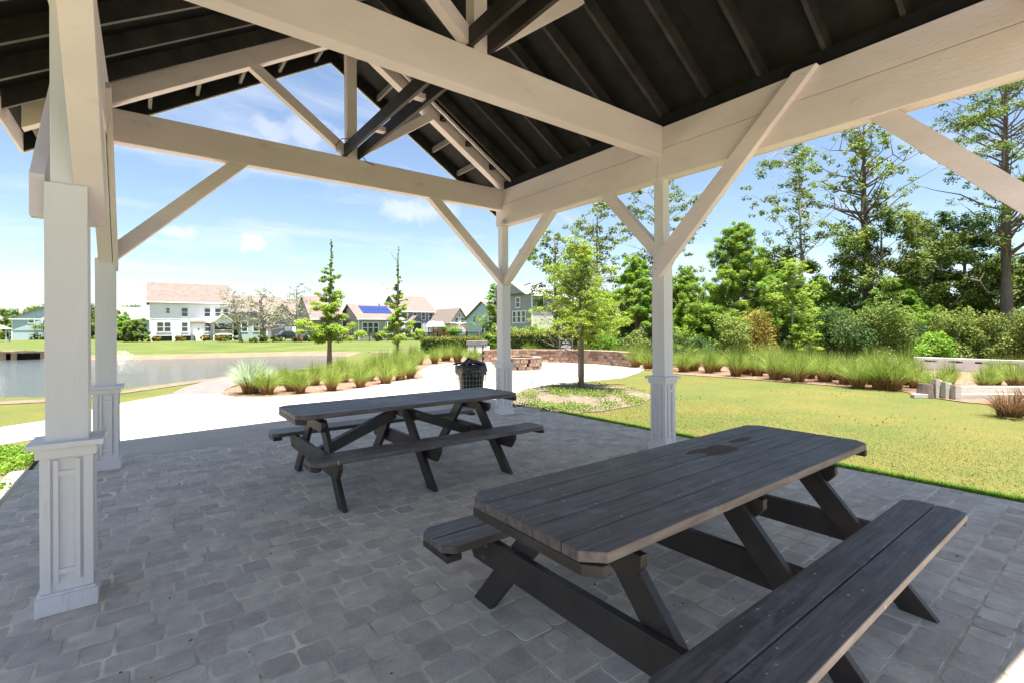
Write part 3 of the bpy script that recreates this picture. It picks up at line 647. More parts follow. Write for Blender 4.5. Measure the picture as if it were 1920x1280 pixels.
def on_arc(s_):
    i = min(max(np.searchsorted(arc, s_)-1, 0), len(wc)-2); t = (s_-arc[i])/(arc[i+1]-arc[i]); p = wc[i]+(wc[i+1]-wc[i])*t; d = wc[i+1]-wc[i]; return p, math.atan2(d[1], d[0])
wall = empty('seat_wall', (*on_arc(arc[-1]/2)[0], 0), 'low curved brown stone seat wall behind the fire pit', 'stone wall')
wl = wall.location
for row in range(4):
    s_ = random.uniform(0, .1)
    while s_ < arc[-1]-.1:
        small = random.random() < .35; L_ = .19 if small else .30
        p, a = on_arc(s_+L_/2); off = .13+random.uniform(-.008, .012)
        n_ = (-math.sin(a), math.cos(a))
        o = link('stone_block', random.choice(blocks_s if small else blocks), wall, (p[0]+n_[0]*off-wl.x, p[1]+n_[1]*off-wl.y, row*.13+.001)); o.rotation_euler.z = a
        s_ += L_+.008
s_ = 0
while s_ < arc[-1]-.05:
    p, a = on_arc(s_+.21); n_ = (-math.sin(a), math.cos(a)); o = link('coping_stone', random.choice(caps), wall, (p[0]+n_[0]*.13-wl.x, p[1]+n_[1]*.13-wl.y, .522)); o.rotation_euler.z = a; s_ += .425
# dark core behind the joints
core = MB()
for i in range(len(wc)-1):
    a = wc[i]; b = wc[i+1]; d = (b-a)/np.linalg.norm(b-a); n_ = np.array((-d[1], d[0])); core.prism([tuple(a+n_*.03), tuple(b+n_*.03), tuple(b+n_*.22), tuple(a+n_*.22)], 2, -.02, .515)
o = core.build('mortar_core', M['soot'], wall); o.location = (-wl.x, -wl.y, 0)
px_, py_ = gp(978, 694); fpc = np.array((px_, py_)); dd = fpc/np.linalg.norm(fpc); fpc = fpc+dd*.78
pit = empty('fire_pit', (fpc[0], fpc[1], 0), 'round brown stone fire pit on the plaza, right of the corner post', 'fire pit')
for row in range(3):
    n = 15; a0 = random.random()
    for k in range(n):
        a = a0+2*math.pi*(k+random.uniform(-.1, .1))/n
        o = link('stone_block', random.choice(blocks), pit, (.64*math.cos(a), .64*math.sin(a), row*.13)); o.rotation_euler.z = a+math.pi/2; o.scale = (.95*random.uniform(.85, 1.0), 1, 1)
for k in range(14):
    a = 2*math.pi*k/14; o = link('coping_stone', random.choice(caps), pit, (.62*math.cos(a), .62*math.sin(a), .392)); o.rotation_euler.z = a+math.pi/2; o.scale = (.78, .85, 1)
s = MB(); nn = 28
for k in range(nn):
    a = 2*math.pi*k/nn; b = 2*math.pi*(k+1)/nn
    s.add([(.47*math.cos(a), .47*math.sin(a), .02), (.47*math.cos(b), .47*math.sin(b), .02), (.47*math.cos(b), .47*math.sin(b), .46), (.47*math.cos(a), .47*math.sin(a), .46)], [(0, 1, 2, 3)])
s.add([(.47*math.cos(2*math.pi*k/nn), .47*math.sin(2*math.pi*k/nn), .1) for k in range(nn)], [tuple(range(nn))]); s.build('liner', M['soot'], pit)
MB().tube([(0, 0, .1), (0, 0, .52)], [.02, .02], 6).build('burner_pipe', M['soot'], pit)

# trash can: plastic can with a bin liner inside a wire basket
bx_, by_ = gp(884, 762)
bt = empty('trash_can', (bx_, by_, 0), 'black trash can with draped bin liner inside a white wire basket', 'trash can')
s = MB(); s.tube([(0, 0, .03), (0, 0, .10), (0, 0, .74), (0, 0, .80)], [.20, .21, .262, .27], 28, cap=False); s.add([(.2*math.cos(k*math.pi/14), .2*math.sin(k*math.pi/14), .03) for k in range(28)], [tuple(range(28))])
s.build('can', M['can'], bt, smooth=True)
random.seed(5); s = MB(); ringn = 40; rows = []
for j, (r_, z_) in enumerate(((.24, .70), (.265, .80), (.285, .825), (.30, .79), (.298, .72), (.302, .66))):
    row = []
    for k in range(ringn):
        a = 2*math.pi*k/ringn; wob = math.sin(a*5+1)*.5+math.sin(a*11)*.3+random.uniform(-.3, .3)
        row.append(((r_+wob*.010*j/2)*math.cos(a), (r_+wob*.010*j/2)*math.sin(a), z_+wob*.022*(j/2)+(-.05*max(0, math.cos(a+.6)) if j > 3 else 0)))
    rows.append(row)
vs = [p for r_ in rows for p in r_]
s.add(vs, [(j*ringn+k, j*ringn+(k+1) % ringn, (j+1)*ringn+(k+1) % ringn, (j+1)*ringn+k) for j in range(5) for k in range(ringn)])
s.tube([(-.2, -.12, .80), (-.12, -.18, .90), (.02, -.15, .885), (.16, -.2, .83), (.25, -.17, .70)], [.03, .05, .045, .05, .02], 8)
s.tube([(-.15, .1, .8), (-.02, .05, .92), (.1, -.05, .86)], [.04, .06, .03], 8)
s.build('bin_liner', M['bag'], bt, smooth=True)
s = MB()
for k in range(28):
    a = 2*math.pi*k/28; s.tube([(.26*math.cos(a), .26*math.sin(a), .02), (.30*math.cos(a), .30*math.sin(a), .72)], [.0016, .0016], 4)
for i in range(9):
    z_ = .02+.7*i/8; r_ = .26+.04*i/8; s.tube([(r_*math.cos(2*math.pi*k/24), r_*math.sin(2*math.pi*k/24), z_) for k in range(25)], [.0016]*25, 4)
s.build('wire_basket', M['wire'], bt)

def Hof_(v, depth, u): return dz(u, v, depth)[2]-LZ
def block_thing(name, u, v, depth, label, cat): 
    x, y = dp(u, depth); return empty(name, (x, y, LZ), label, cat)
# rules sign
sx_, sy_ = dp(1061, 22.9)
sg = empty('notice_sign', (sx_, sy_, LZ), 'small black notice sign with white lettering behind the curved seat wall', 'sign', rz=-YAW+.06); sg.scale = (1.06, 1, 1.0)
s = MB(); s.box((-.325, .02, 0), (-.27, .07, 1.13)); s.build('post', M['blackmetal'], sg)
s = MB(); s.box((.27, .02, 0), (.325, .07, 1.13)); s.build('post', M['blackmetal'], sg)
for x in (-.297, .297): MB().tube([(x, .045, 1.13), (x, .045, 1.15), (x, .045, 1.19)], [.03, .045, .005], 8).build('finial', M['blackmetal'], sg)
bd = MB().box((-.29, 0, .30), (.29, .018, 1.06)).build('board', M['signface'], sg)
s = MB(); s.box((-.285, -.004, 1.045), (.285, -.001, 1.052)); s.box((-.285, -.004, .36), (-.278, -.001, 1.045)); s.box((.278, -.004, .36), (.285, -.001, 1.045)); s.build('border_line', M['white'], bd)
s = MB(); s.box((-.04, -.004, .985), (.04, -.001, 1.01))
random.seed(3)
for z_, hw_, hh in ((.90, .15, .022), (.815, .17, .012), (.775, .12, .012), (.73, .22, .012), (.69, .23, .012), (.63, .20, .012), (.59, .22, .012), (.55, .15, .012)):
    x = -hw_
    while x < hw_:
        l_ = random.uniform(.025, .07); s.box((x, -.004, z_-hh), (min(x+l_, hw_), -.001, z_+hh)); x += l_+.012
tag(s.build('lettering', M['white'], bd), kind='stuff')
# utility cabinet behind the grasses
ux, uy = dp(893, 24)
uc = empty('utility_pedestal', (ux, uy, LZ), 'grey stone service counter with pale cabinet doors behind the grasses', 'counter', rz=-YAW)
MB().box((-.45, 0, 0), (.48, .6, .78)).build('cabinet', M['greybox'], uc); MB().box((-.5, -.05, .78), (.53, .65, .98)).build('hood', M['greybox'], uc)
for x in (-.42, -.02, .36): MB().box((x, -.03, .40), (x+.3, -.003, .74)).build('door', M['white'], uc)
# low white fence at right
fx0 = np.array(dp(1713, 17.5)); fx1 = np.array(dp(2040, 14.2)); fd = (fx1-fx0); fl_ = np.linalg.norm(fd); fa = math.atan2(fd[1], fd[0])
fn = empty('low_fence', (fx0[0], fx0[1], LZ), 'low pale painted panel rail behind the grasses at the right', 'fence', rz=fa)
FH = (Hof_(668, 17.5, 1713)+Hof_(676, 15.3, 1912))/2
MB().box((0, -.05, FH-.09), (fl_, .08, FH)).build('top_rail', M['white'], fn, .005)
k = 0; x = .0
while x < fl_-.2:
    MB().box((x, -.02, 0), (x+.30, .03, FH-.09)).build('post', M['white'], fn, .004); MB().box((x+.30, -.01, 0), (x+.66, .02, FH-.16)).build('panel', M['greybox'] if 0 else M['s_white'], fn, .002); x += .66
# timbers
tx, ty = gp(1790, 747)
tm = empty('timber_edging', (tx, ty, LZ), 'grey landscape timbers stacked as a low step with three upright stub boards', 'timber edging', rz=-YAW-.08)
MB().box((.12, .0, 0), (2.6, .15, .13)).build('timber', M['timber'], tm, .008); MB().box((.12, .16, .0), (2.0, .30, .27)).build('timber', M['timber'], tm, .008)
MB().box((-.62, .25, 0), (-.21, .38, .09)).build('timber', M['timber'], tm, .008)
for i in range(3): MB().prism([(-.20+i*.085, 0), (-.08+i*.085, 0), (-.08+i*.085, .40-i*.05), (-.20+i*.085, .425-i*.05)], 1, .22-i*.14, .35-i*.14).build('upright_board', M['timber'], tm, .006)
sx_, sy_ = gp(1736, 742); tag(MB().tube([(sx_, sy_, LZ), (sx_+.02, sy_, .27)], [.17, .15], 9).build('stump', M['barkdark']), 'short brown cut stump beside the timber edging', 'stump')
sx_, sy_ = gp(996, 719); tag(MB().tube([(sx_, sy_, LZ), (sx_-.01, sy_, .07), (sx_+.05, sy_+.02, .04)], [.012, .02, .012], 6).build('sprinkler_head', M['blackmetal']), 'small black sprinkler head at the edge of the walk', 'sprinkler')

# ------------------------------------------------------------------ vegetation
def blades(n, h, spread, wd, mats, droop=.62, base_r=.15, basefrac=.3):
    """fountain grass clump: arching blades of 4 segments"""
    a = rng.random(n)*2*math.pi; lq = rng.random(n)**.75; r0 = np.sqrt(rng.random(n))*base_r; lean = lq*spread; hh = h*(.62+.43*rng.random(n))*(1.05-.32*lq**2)
    seg = 5; t = np.linspace(0, 1, seg+1)
    dirx, diry = np.cos(a), np.sin(a); tw = rng.random(n)*2*math.pi
    px = r0*dirx*1; py = r0*diry
    out_ = []; mi = []
    P = np.zeros((n, seg+1, 3))
    for k, tt in enumerate(t):
        rad = lean*tt**1.7; P[:, k, 0] = px+dirx*rad; P[:, k, 1] = py+diry*rad; P[:, k, 2] = hh*(tt-droop*(lean/max(spread, .01))*tt**3*.55)
    side = np.stack([np.cos(tw), np.sin(tw), np.zeros(n)], 1)
    for k in range(seg):
        w0 = wd*(1-t[k]**2)*.9+.0008; w1 = wd*(1-t[k+1]**2)*.9+.0004
        out_.append(np.stack([P[:, k]-side*w0, P[:, k]+side*w0, P[:, k+1]+side*w1, P[:, k+1]-side*w1], 1))
        mi.append(np.full(n, 1 if t[k] < basefrac-.05 and k < 2 else 0) if k else np.ones(n))
    rr = np.tile(rng.random(n), seg)
    return np_mesh('grass_clump', np.concatenate(out_), 4, mats, rr, np.concatenate(mi))
gm = [blades(720, 1.0, .64, .0040, [M['blade'], M['blade_base']]) for _ in range(4)]
gs = blades(800, 1.0, .65, .007, [M['blade_silver'], M['blade_base']])
gd = blades(450, 1.0, .45, .005, [M['blade_dry'], M['blade_dry']])
def clump(x, y, h, wdt, label, group, mesh=None, z=-.01):
    o = link('grass_clump', mesh or random.choice(gm), None, (x, y, z)); o.scale = (wdt, wdt, h); o.rotation_euler.z = random.random()*6.28
    return tag(o, label, 'ornamental grass', group)
random.seed(21)
LA = 'green fountain grass clump in the mulch bed along the concrete walk near the pond'; GA = 'fountain grasses in the bed by the walk'
for u, v, h in ((501, 739, .74), (546, 733, .65), (563, 737, .72), (622, 732, .72), (676, 726, .68), (693, 714, .7), (723, 719, .7), (750, 713, .85), (770, 709, .7),
                (590, 722, .7), (645, 716, .7), (640, 703, .7), (665, 708, .65), (705, 700, .8), (690, 697, .7), (735, 700, .75), (765, 694, .85), (785, 684, .9), (815, 682, .8), (745, 686, .9), (775, 680, .9), (720, 690, .75), (530, 722, .6), (610, 712, .6)):
    x, y = gp(u, v-1); clump(x, y, h*random.uniform(.95, 1.15), h*random.uniform(.9, 1.2), LA, GA)
x, y = gp(470, 736); clump(x, y, .95, 1.05, 'silvery-tipped grass clump at the left tip of the mulch bed by the pond', None, gs)
LB = 'tall fountain grass clump behind the fire pit seat wall'; GB = 'fountain grasses behind the seat wall'
for u, v in ((836, 679), (858, 681), (886, 682), (903, 672), (936, 673), (978, 671), (995, 674), (1036, 672), (1100, 672), (1120, 677), (1145, 676), (1165, 680), (1095, 668), (1050, 668)):
    x, y = gp(u, v-3); clump(x, y, random.uniform(.85, 1.1), random.uniform(.95, 1.3), LB, GB)
LC = 'fountain grass clump in the long row at the far edge of the lawn'; GC = 'fountain grasses edging the lawn'
for u, v in ((1192, 690), (1215, 692), (1252, 694), (1281, 698), (1300, 696), (1330, 700), (1342, 697), (1380, 706), (1398, 702), (1420, 705), (1455, 712), (1473, 708), (1495, 716), (1517, 710), (1547, 716), (1570, 712), (1585, 721), (1609, 727), (1640, 721), (1650, 729), (1675, 731), (1700, 722), (1440, 700), (1630, 712),
             (1755, 735), (1780, 722), (1848, 730), (1866, 722), (1905, 728), (1718, 728)):
    x, y = gp(u, v-2); clump(x, y, random.uniform(.78, 1.15)*(.75 if u > 1712 else 1), random.uniform(.75, 1.1)*(.85 if u > 1712 else 1), LC, GC)
x, y = gp(1892, 779); clump(x, y, .5, 1.0, 'low brown dry grass clump on the lawn at the right edge', None, gd); x, y = gp(1935, 775); clump(x, y, .55, 1.1, 'low brown dry grass clump on the lawn, nearest the right frame edge', None, gd)

# lawn blades near the patio, groundcover in the tree bed
def scatter(name, n, region, mat, hmin, hmax, wd, z, accept=None, label=None, cat=None):
    P = np.column_stack([rng.uniform(region[0], region[1], n), rng.uniform(region[2], region[3], n)])
    if accept is not None: P = P[accept(P)]
    n = len(P); a = rng.random(n)*6.283; h = rng.uniform(hmin, hmax, n); s_ = np.stack([np.cos(a), np.sin(a), np.zeros(n)], 1)*wd
    b = np.column_stack([P, np.full(n, z)]); tip = b+np.column_stack([rng.normal(0, .45, n)*h, rng.normal(0, .45, n)*h, h])
    tip[:, 2] = z+h
    me = np_mesh(name, np.stack([b-s_, b+s_, tip], 1), 3, mat)
    return tag(link(name, me), label, cat, None, 'stuff')
def inpoly(P, poly):
    poly = np.array(poly); ins = np.zeros(len(P), bool)
    for i in range(len(poly)):
        a = poly[i]; b = poly[(i+1) % len(poly)]; c = ((a[1] > P[:, 1]) != (b[1] > P[:, 1])); ins ^= c & (P[:, 0] < a[0]+(P[:, 1]-a[1])*(b[0]-a[0])/((b[1]-a[1]) or 1e-9))
    return ins
tb = [gp(985, 728), gp(1050, 720), gp(1100, 716.5), gp(1160, 722), gp(1215, 735), gp(1224, 743), gp(1200, 756), gp(1130, 768), gp(1052, 773.5), gp(1010, 770), (5.99, 7.0), (5.78, 7.5), (5.93, 8.1)]
scatter('lawn_grass', 200000, (5.98, 14.5, -.5, 10), M['lawn_blade'], .006, .018, .0028, LZ, lambda P: (~inpoly(P, tb)) & (~inpoly(P, walk)) & (~inpoly(P, bedB)) & (rng.random(len(P)) < np.clip(1.2-(P[:, 0]-6)/3.5, .04, 1)), 'short yellow-green lawn grass beside the patio', 'grass')
scatter('lawn_grass', 26000, (5.97, 6.12, -.6, 6.5), M['leaf_bright'], .03, .07, .005, LZ, None, 'darker longer grass along the edge of the pavers', 'grass')
def cover(name, n, region, poly, label, mat='leaf_bright', sz=.022, thr=.5, hmax=.10):
    P = np.column_stack([rng.uniform(region[0], region[1], n), rng.uniform(region[2], region[3], n)])
    P = P[inpoly(P, poly)]
    f = np.sin(P[:, 0]*3.1+1)+np.sin(P[:, 1]*2.7+P[:, 0]*1.3)+np.sin(P[:, 0]*7.3-P[:, 1]*5.1)*.6+rng.normal(0, .5, len(P)); P = P[f > thr]
    c = np.column_stack([P, LZ+.015+rng.random(len(P))**1.5*hmax]); k = len(c); u1 = unit(k)*sz; u2 = np.cross(u1, unit(k)); u2 *= (sz*.6)/np.maximum(np.linalg.norm(u2, axis=1), 1e-6)[:, None]
    return tag(link(name, np_mesh(name, np.stack([c-u1, c-u2, c+u1, c+u2], 1), 4, M[mat])), label, 'ground cover', None, 'stuff')
cover('ground_cover', 70000, (5.7, 13, 5.5, 12), tb, 'leafy green ground cover and weeds in the sandy bed round the young tree', sz=.018, thr=.1, mat='leaf_olive', hmax=.07)
cover('ground_cover', 30000, (5.7, 13, 5.5, 12), tb, 'brighter green weeds among the ground cover round the young tree', sz=.016, thr=.9, hmax=.09)
cover('ground_cover', 40000, (-2.6, -1.05, 5, 9.3), [(-1.05, 5.9), (-1.03, 8.6), (-1.6, 9.0), (-2.4, 8.4), (-2.5, 6.2)], 'leafy green ground cover left of the near post', sz=.022, thr=-.6)
# fallen leaves and grit on the pavers and weeds in the lawn
scatter('fallen_leaves', 260, (-.9, 5.8, .2, 7.3), M['mulch'], .004, .012, .010, .001, None, 'small brown leaves and litter lying on the pavers', 'litter')
scatter('lawn_weeds', 1100, (6.2, 15.5, -.5, 10.5), M['leaf_mid'], .02, .06, .010, LZ, lambda P: (~inpoly(P, tb)) & (~inpoly(P, walk)) & (~inpoly(P, bedB)) & (np.sin(P[:, 0]*2.1)+np.sin(P[:, 1]*1.7+P[:, 0]) > .7), 'scattered darker weeds in the lawn', 'weeds')
# dry straw litter on the mulch
random.seed(8)

def leaves(C, n, rad, sz, mats, flat=1.0, asp=.5, shell=.0, up=.0, midx_p=None):
    """C: (k,3) cluster centres, rad: (k,) radii -> leaf quads"""
    k = len(C); idx = rng.integers(0, k, n) if np.isscalar(rad) else rng.choice(k, n, p=(rad**2/np.sum(rad**2)))
    rr = rad if np.isscalar(rad) else rad[idx][:, None]
    d = unit(n); r = (shell+(1-shell)*rng.random((n, 1))**.5)*rr; off = d*r; off[:, 2] *= flat
    c = C[idx]+off
    nrm = d*.6+unit(n)*.8; nrm[:, 2] += up; nrm /= np.linalg.norm(nrm, axis=1)[:, None]
    u1 = np.cross(nrm, unit(n)); u1 /= np.maximum(np.linalg.norm(u1, axis=1), 1e-6)[:, None]; u2 = np.cross(nrm, u1)
    s_ = sz*rng.uniform(.6, 1.3, (n, 1)); u1 = u1*s_; u2 = u2*s_*asp
    V_ = np.stack([c-u1, c-u2, c+u1, c+u2], 1)
    crnd = rng.random(k); rr_ = np.clip(crnd[idx]*.55+rng.random(n)*.45, 0, .999)
    return np_mesh('crown', V_, 4, mats, rr_)
def limb(mb, a, b, r0, r1, seg=5, jit=.06, sag=0):
    a = np.array(a, float); b = np.array(b, float); L_ = np.linalg.norm(b-a); pts = []; rs = []
    for i in range(seg+1):
        t = i/seg; p = a+(b-a)*t; j = jit*L_*math.sin(math.pi*t); p = p+rng.normal(0, j*.5, 3)+np.array((0, 0, sag*L_*math.sin(math.pi*t))); pts.append(p); rs.append(max(r0+(r1-r0)*t, .004))
    mb.tube(pts, rs, 5, cap=False); return pts
def tree(name, label, x, y, H, tr, style, mat, cw, nleaf, lsz, clear=.3, nclus=40, group=None, bark='bark', top=.0, lean=(0, 0), crad=.4, z=LZ, dead=0, cat='tree', vine=False):
    """style: cone, ball, open, spire, vase"""
    o = empty(name, (x, y, z), label, cat, group)
    tb_ = MB(); n = 9; tp = []
    jx = np.cumsum(rng.normal(0, H*.0032, n+1)); jy = np.cumsum(rng.normal(0, H*.0032, n+1)); jx -= jx[0]; jy -= jy[0]
    for i in range(n+1):
        t = i/n; tp.append(np.array((jx[i]+lean[0]*t*H, jy[i]+lean[1]*t*H, t*H*.97)))
    rs = [tr*(1.25 if i == 0 else 1)*(1-i/n)**.8+.006 for i in range(n+1)]
    tb_.tube(tp, rs, 8)
    def trunk_at(zf):
        q = min(max(zf, 0), .999)*n; i = int(q); return tp[i]+(tp[i+1]-tp[i])*(q-i)
    C = []; Rr = []
    for i in range(nclus):
        t = (i+rng.random())/nclus
        zf = clear+(1-clear)*t
        a = rng.random()*6.283
        if style == 'cone': rad = cw*(1-t)**.75*(.55+.5*rng.random())+.05*cw; cr = crad*(1-.55*t); zo = -.03
        elif style == 'ball': rad = cw*math.sqrt(max(0, 1-(2*t-1)**2*.9))*(.35+.75*rng.random()); cr = crad; zo = 0
        elif style == 'open': rad = cw*(.25+.95*rng.random())*math.sqrt(max(.05, 1-(1.7*t-.7)**2 if t > .4 else .6+t)); cr = crad*(.6+.6*rng.random()); zo = 0
        elif style == 'spire':
            tt = t/.86; prof = max(0, 1-tt)**1.15*(.8+.35*math.sin(t*23+H)); rad = cw*prof*(.25+.85*rng.random())+.02; cr = crad*(.16+.85*max(0, 1-tt)**1.1)*(.6+.7*rng.random()); zo = 0
        elif style == 'vase': rad = cw*(1.0 if t < .42 else .56-.34*max(0, t-.6)/.4)*(.25+.8*rng.random()); cr = crad*(1-.35*t); zf += .05*(t > .42); zo = .015*rng.normal()
        b = trunk_at(zf)+np.array((rad*math.cos(a), rad*math.sin(a), zo*H))
        za = max(clear*.8, zf-.5*rad/H-.03) if style not in ('cone', 'spire') else max(clear*.9, zf-.25*rad/H)
        C.append(b); Rr.append(cr)
        if style in ('spire', 'vase'):
            for q in (.3, .5, .7, .85): C.append(trunk_at(za)+(b-trunk_at(za))*q+rng.normal(0, cr*.25, 3)); Rr.append(cr*.7)
        if rad > .25*cw or style == 'open': limb(tb_, trunk_at(za), b, tr*(.32 if style == 'open' else .22)*(1-zf*.6)+.004, .006, 4, .07)
    for i in range(dead):
        zf = rng.uniform(clear*.4, .95); a = rng.random()*6.283; L_ = cw*rng.uniform(.3, .9); p = trunk_at(zf)
        pts = limb(tb_, p, p+np.array((L_*math.cos(a), L_*math.sin(a), L_*.5)), tr*.2, .006, 4, .12)
        for q in (1, 2, 3): limb(tb_, pts[q], pts[q]+rng.normal(0, L_*.22, 3)+np.array((0, 0, .15*L_)), tr*.08, .004, 2, .1)
    tb_.build('trunk', M[bark], o, smooth=True)
    C = np.array(C); Rr = np.array(Rr)
    if style in ('open', 'ball', 'vase', 'cone'):                    # break big clusters into sub clumps for ragged gaps
        k = 4 if style != 'open' else 5; idx = np.repeat(np.arange(len(C)), k); C2 = C[idx]+unit(len(idx))*Rr[idx][:, None]*(.75 if style != 'cone' else .85); Rr2 = Rr[idx]*(.45 if style != 'cone' else .42)*rng.uniform(.7, 1.3, len(idx)); C, Rr = C2, Rr2
    if nleaf:
        ndl = style == 'cone'
        me = leaves(C, int(nleaf*(1.5 if ndl else 1.45)), Rr, lsz*(1.45 if ndl else .80), M[mat], asp=.17 if ndl else .5, flat=.42 if style == 'vase' else .6 if style in ('open', 'spire') else .8, up=.7); link('crown', me, o)
    if vine:
        k = 60; zt = rng.uniform(.02, .62, k); Cv = np.array([trunk_at(q)+rng.normal(0, .06, 3) for q in zt]); link('vine', leaves(Cv, 3500, np.full(k, .28), .05, M['leaf_mid']), o)
    return o
def D(u, depth): return dp(u, depth)
def Hof(vtop, depth, u=960): return dz(u, vtop, depth)[2]-LZ

# young trees
x, y = gp(1090, 726)
tree('young_tree', 'young lime-green leafy tree in the sandy bed between the two right posts', x, y, 3.75, .085, 'vase', 'leaf_lime', 1.36, 20000, .033, clear=.43, nclus=66, crad=.34, lean=(.012, 0), dead=7)
x, y = gp(618, 692)
tree('young_tree', 'young spire-shaped bald cypress in the grasses, left one of two with a spiky bare top', x, y, 5.25, .095, 'spire', 'leaf_lime', 1.5, 14000, .046, clear=.24, nclus=64, crad=.30, lean=(.022, 0), dead=3)
x, y = gp(745, 682)
tree('young_tree', 'slimmer spire-shaped young bald cypress, right one of two with a spiky bare top', x, y, 5.45, .085, 'spire', 'leaf_lime', 1.1, 9500, .046, clear=.22, nclus=54, crad=.22, lean=(.004, 0), dead=2)
x, y = D(1488, 22)
tree('young_tree', 'pale yellow-green young tree with thin crown in front of the woods', x, y, Hof(490, 22), .06, 'vase', 'leaf_lime', 1.75, 15000, .045, clear=.16, nclus=46, crad=.42, bark='barkpale', dead=8)
x, y = D(926, 27)
tree('young_tree', 'small bright green tree half hidden by the corner post', x, y, Hof(530, 27), .06, 'vase', 'leaf_bright', 1.1, 7000, .06, clear=.12, nclus=30, crad=.4)
# woodland on the right -------------------------------------------------------
def T(label, u, depth, vtop, tr, style, mat, cwpx, nleaf, lsz, name='tree', **k):
    x, y = D(u, depth); return tree(name, label, x, y, Hof(vtop, depth, u), tr, style, mat, cwpx/F*depth, int(nleaf*(.72 if style == 'open' else 1.1)), lsz, **k)
T('bright green dense young pine just left of the middle right post', 1195, 27, 475, .14, 'cone', 'leaf_pine', 78, 30000, .085, 'pine_tree', clear=.06, nclus=90, crad=.75, bark='barkdark')
T('broad bright green dense pine to the right of the middle right post', 1385, 25, 412, .16, 'cone', 'leaf_pine', 115, 46000, .08, 'pine_tree', clear=.05, nclus=130, crad=.85, bark='barkdark')
T('bushy pine between the middle right post and the broad pine', 1290, 28, 500, .13, 'cone', 'leaf_pine', 70, 24000, .085, 'pine_tree', clear=.04, nclus=80, crad=.75, bark='barkdark')
T('rounded darker pine behind the pale young tree', 1535, 29, 520, .13, 'cone', 'leaf_pine', 75, 22000, .09, 'pine_tree', clear=.04, nclus=70, crad=.8, bark='barkdark')
T('bright pine bough mass low in the middle of the woods', 1680, 26, 520, .13, 'cone', 'leaf_pine', 85, 26000, .08, 'pine_tree', clear=.1, nclus=80, crad=.7, bark='barkdark')
T('dark slender deciduous tree with twisted branches beside the grey house', 1040, 40, 432, .22, 'open', 'leaf_mid', 62, 4200, .15, clear=.35, nclus=34, crad=.9, bark='barkdark', dead=9)
T('tall thin sparse tree seen between the corner post and the middle post', 1118, 42, 372, .2, 'open', 'leaf_olive', 62, 5200, .15, clear=.3, nclus=42, crad=.9, bark='bark', dead=10)
T('tall sparse tree behind the middle right post', 1238, 38, 318, .22, 'open', 'leaf_mid', 85, 7000, .13, clear=.35, nclus=46, crad=.9, bark='bark', dead=10)
T('airy open-crowned tree between the middle post and the tall vine-clad pine', 1500, 31, 262, .13, 'open', 'leaf_mid', 92, 6500, .115, clear=.42, nclus=46, crad=.75, bark='barkpale', dead=10, lean=(.01, 0))
T('tall pine with a thick vine-clad trunk and bare side branches', 1628, 30, 205, .34, 'open', 'leaf_olive', 100, 6500, .11, 'pine_tree', clear=.62, nclus=42, crad=.75, bark='barkdark', dead=22, vine=True)
T('tallest pine at the right with straight dark trunk and drooping branches', 1888, 24, 75, .27, 'open', 'leaf_mid', 125, 20000, .075, 'pine_tree', clear=.40, nclus=80, crad=.75, bark='barkdark', dead=12)
T('slim pine trunk just right of the tallest pine', 1925, 28, 120, .16, 'open', 'leaf_mid', 90, 7000, .09, 'pine_tree', clear=.5, nclus=36, crad=.7, bark='barkdark', dead=8)
T('leafy green tree left of the tallest pine with rounded crown', 1655, 28, 405, .18, 'ball', 'leaf_mid', 105, 22000, .10, clear=.15, nclus=60, crad=.95, dead=4)
T('dark leafy tree with open crown beside the tallest pine', 1808, 30, 400, .16, 'ball', 'leaf_dark', 85, 12000, .12, clear=.35, nclus=40, crad=.9, dead=5, bark='barkdark')
T('leafy tree at the far right behind the low fence', 1935, 26, 455, .15, 'ball', 'leaf_mid', 85, 15000, .11, clear=.1, nclus=46, crad=.9)
T('dark green tree filling the gap right of the broad pine', 1470, 33, 470, .15, 'ball', 'leaf_mid', 70, 12000, .13, clear=.1, nclus=36, crad=1.0)
T('medium green tree low behind the rounded crown', 1745, 29, 445, .15, 'ball', 'leaf_mid', 75, 14000, .11, clear=.12, nclus=40, crad=.9)
T('dark tree in the second row behind the bushy pine', 1240, 34, 545, .15, 'ball', 'leaf_dark', 85, 12000, .14, clear=.08, nclus=36, crad=1.1)
T('dark tree in the second row at the right of the woods', 1880, 34, 520, .15, 'ball', 'leaf_dark', 100, 12000, .14, clear=.05, nclus=36, crad=1.2)
T('dark tree in the second row behind the pale young tree', 1560, 36, 560, .15, 'ball', 'leaf_dark', 100, 12000, .15, clear=.05, nclus=36, crad=1.2)
T('dark tree in the second row behind the leafy green tree', 1700, 37, 560, .15, 'ball', 'leaf_dark', 110, 12000, .15, clear=.05, nclus=36, crad=1.2)
T('dark tree in the second row behind the broad pine', 1400, 36, 560, .15, 'ball', 'leaf_dark', 110, 12000, .15, clear=.05, nclus=36, crad=1.2)
T('green tree right of the grey house behind the hedge', 1110, 34, 560, .14, 'ball', 'leaf_mid', 62, 12000, .13, clear=.05, nclus=36, crad=.9)
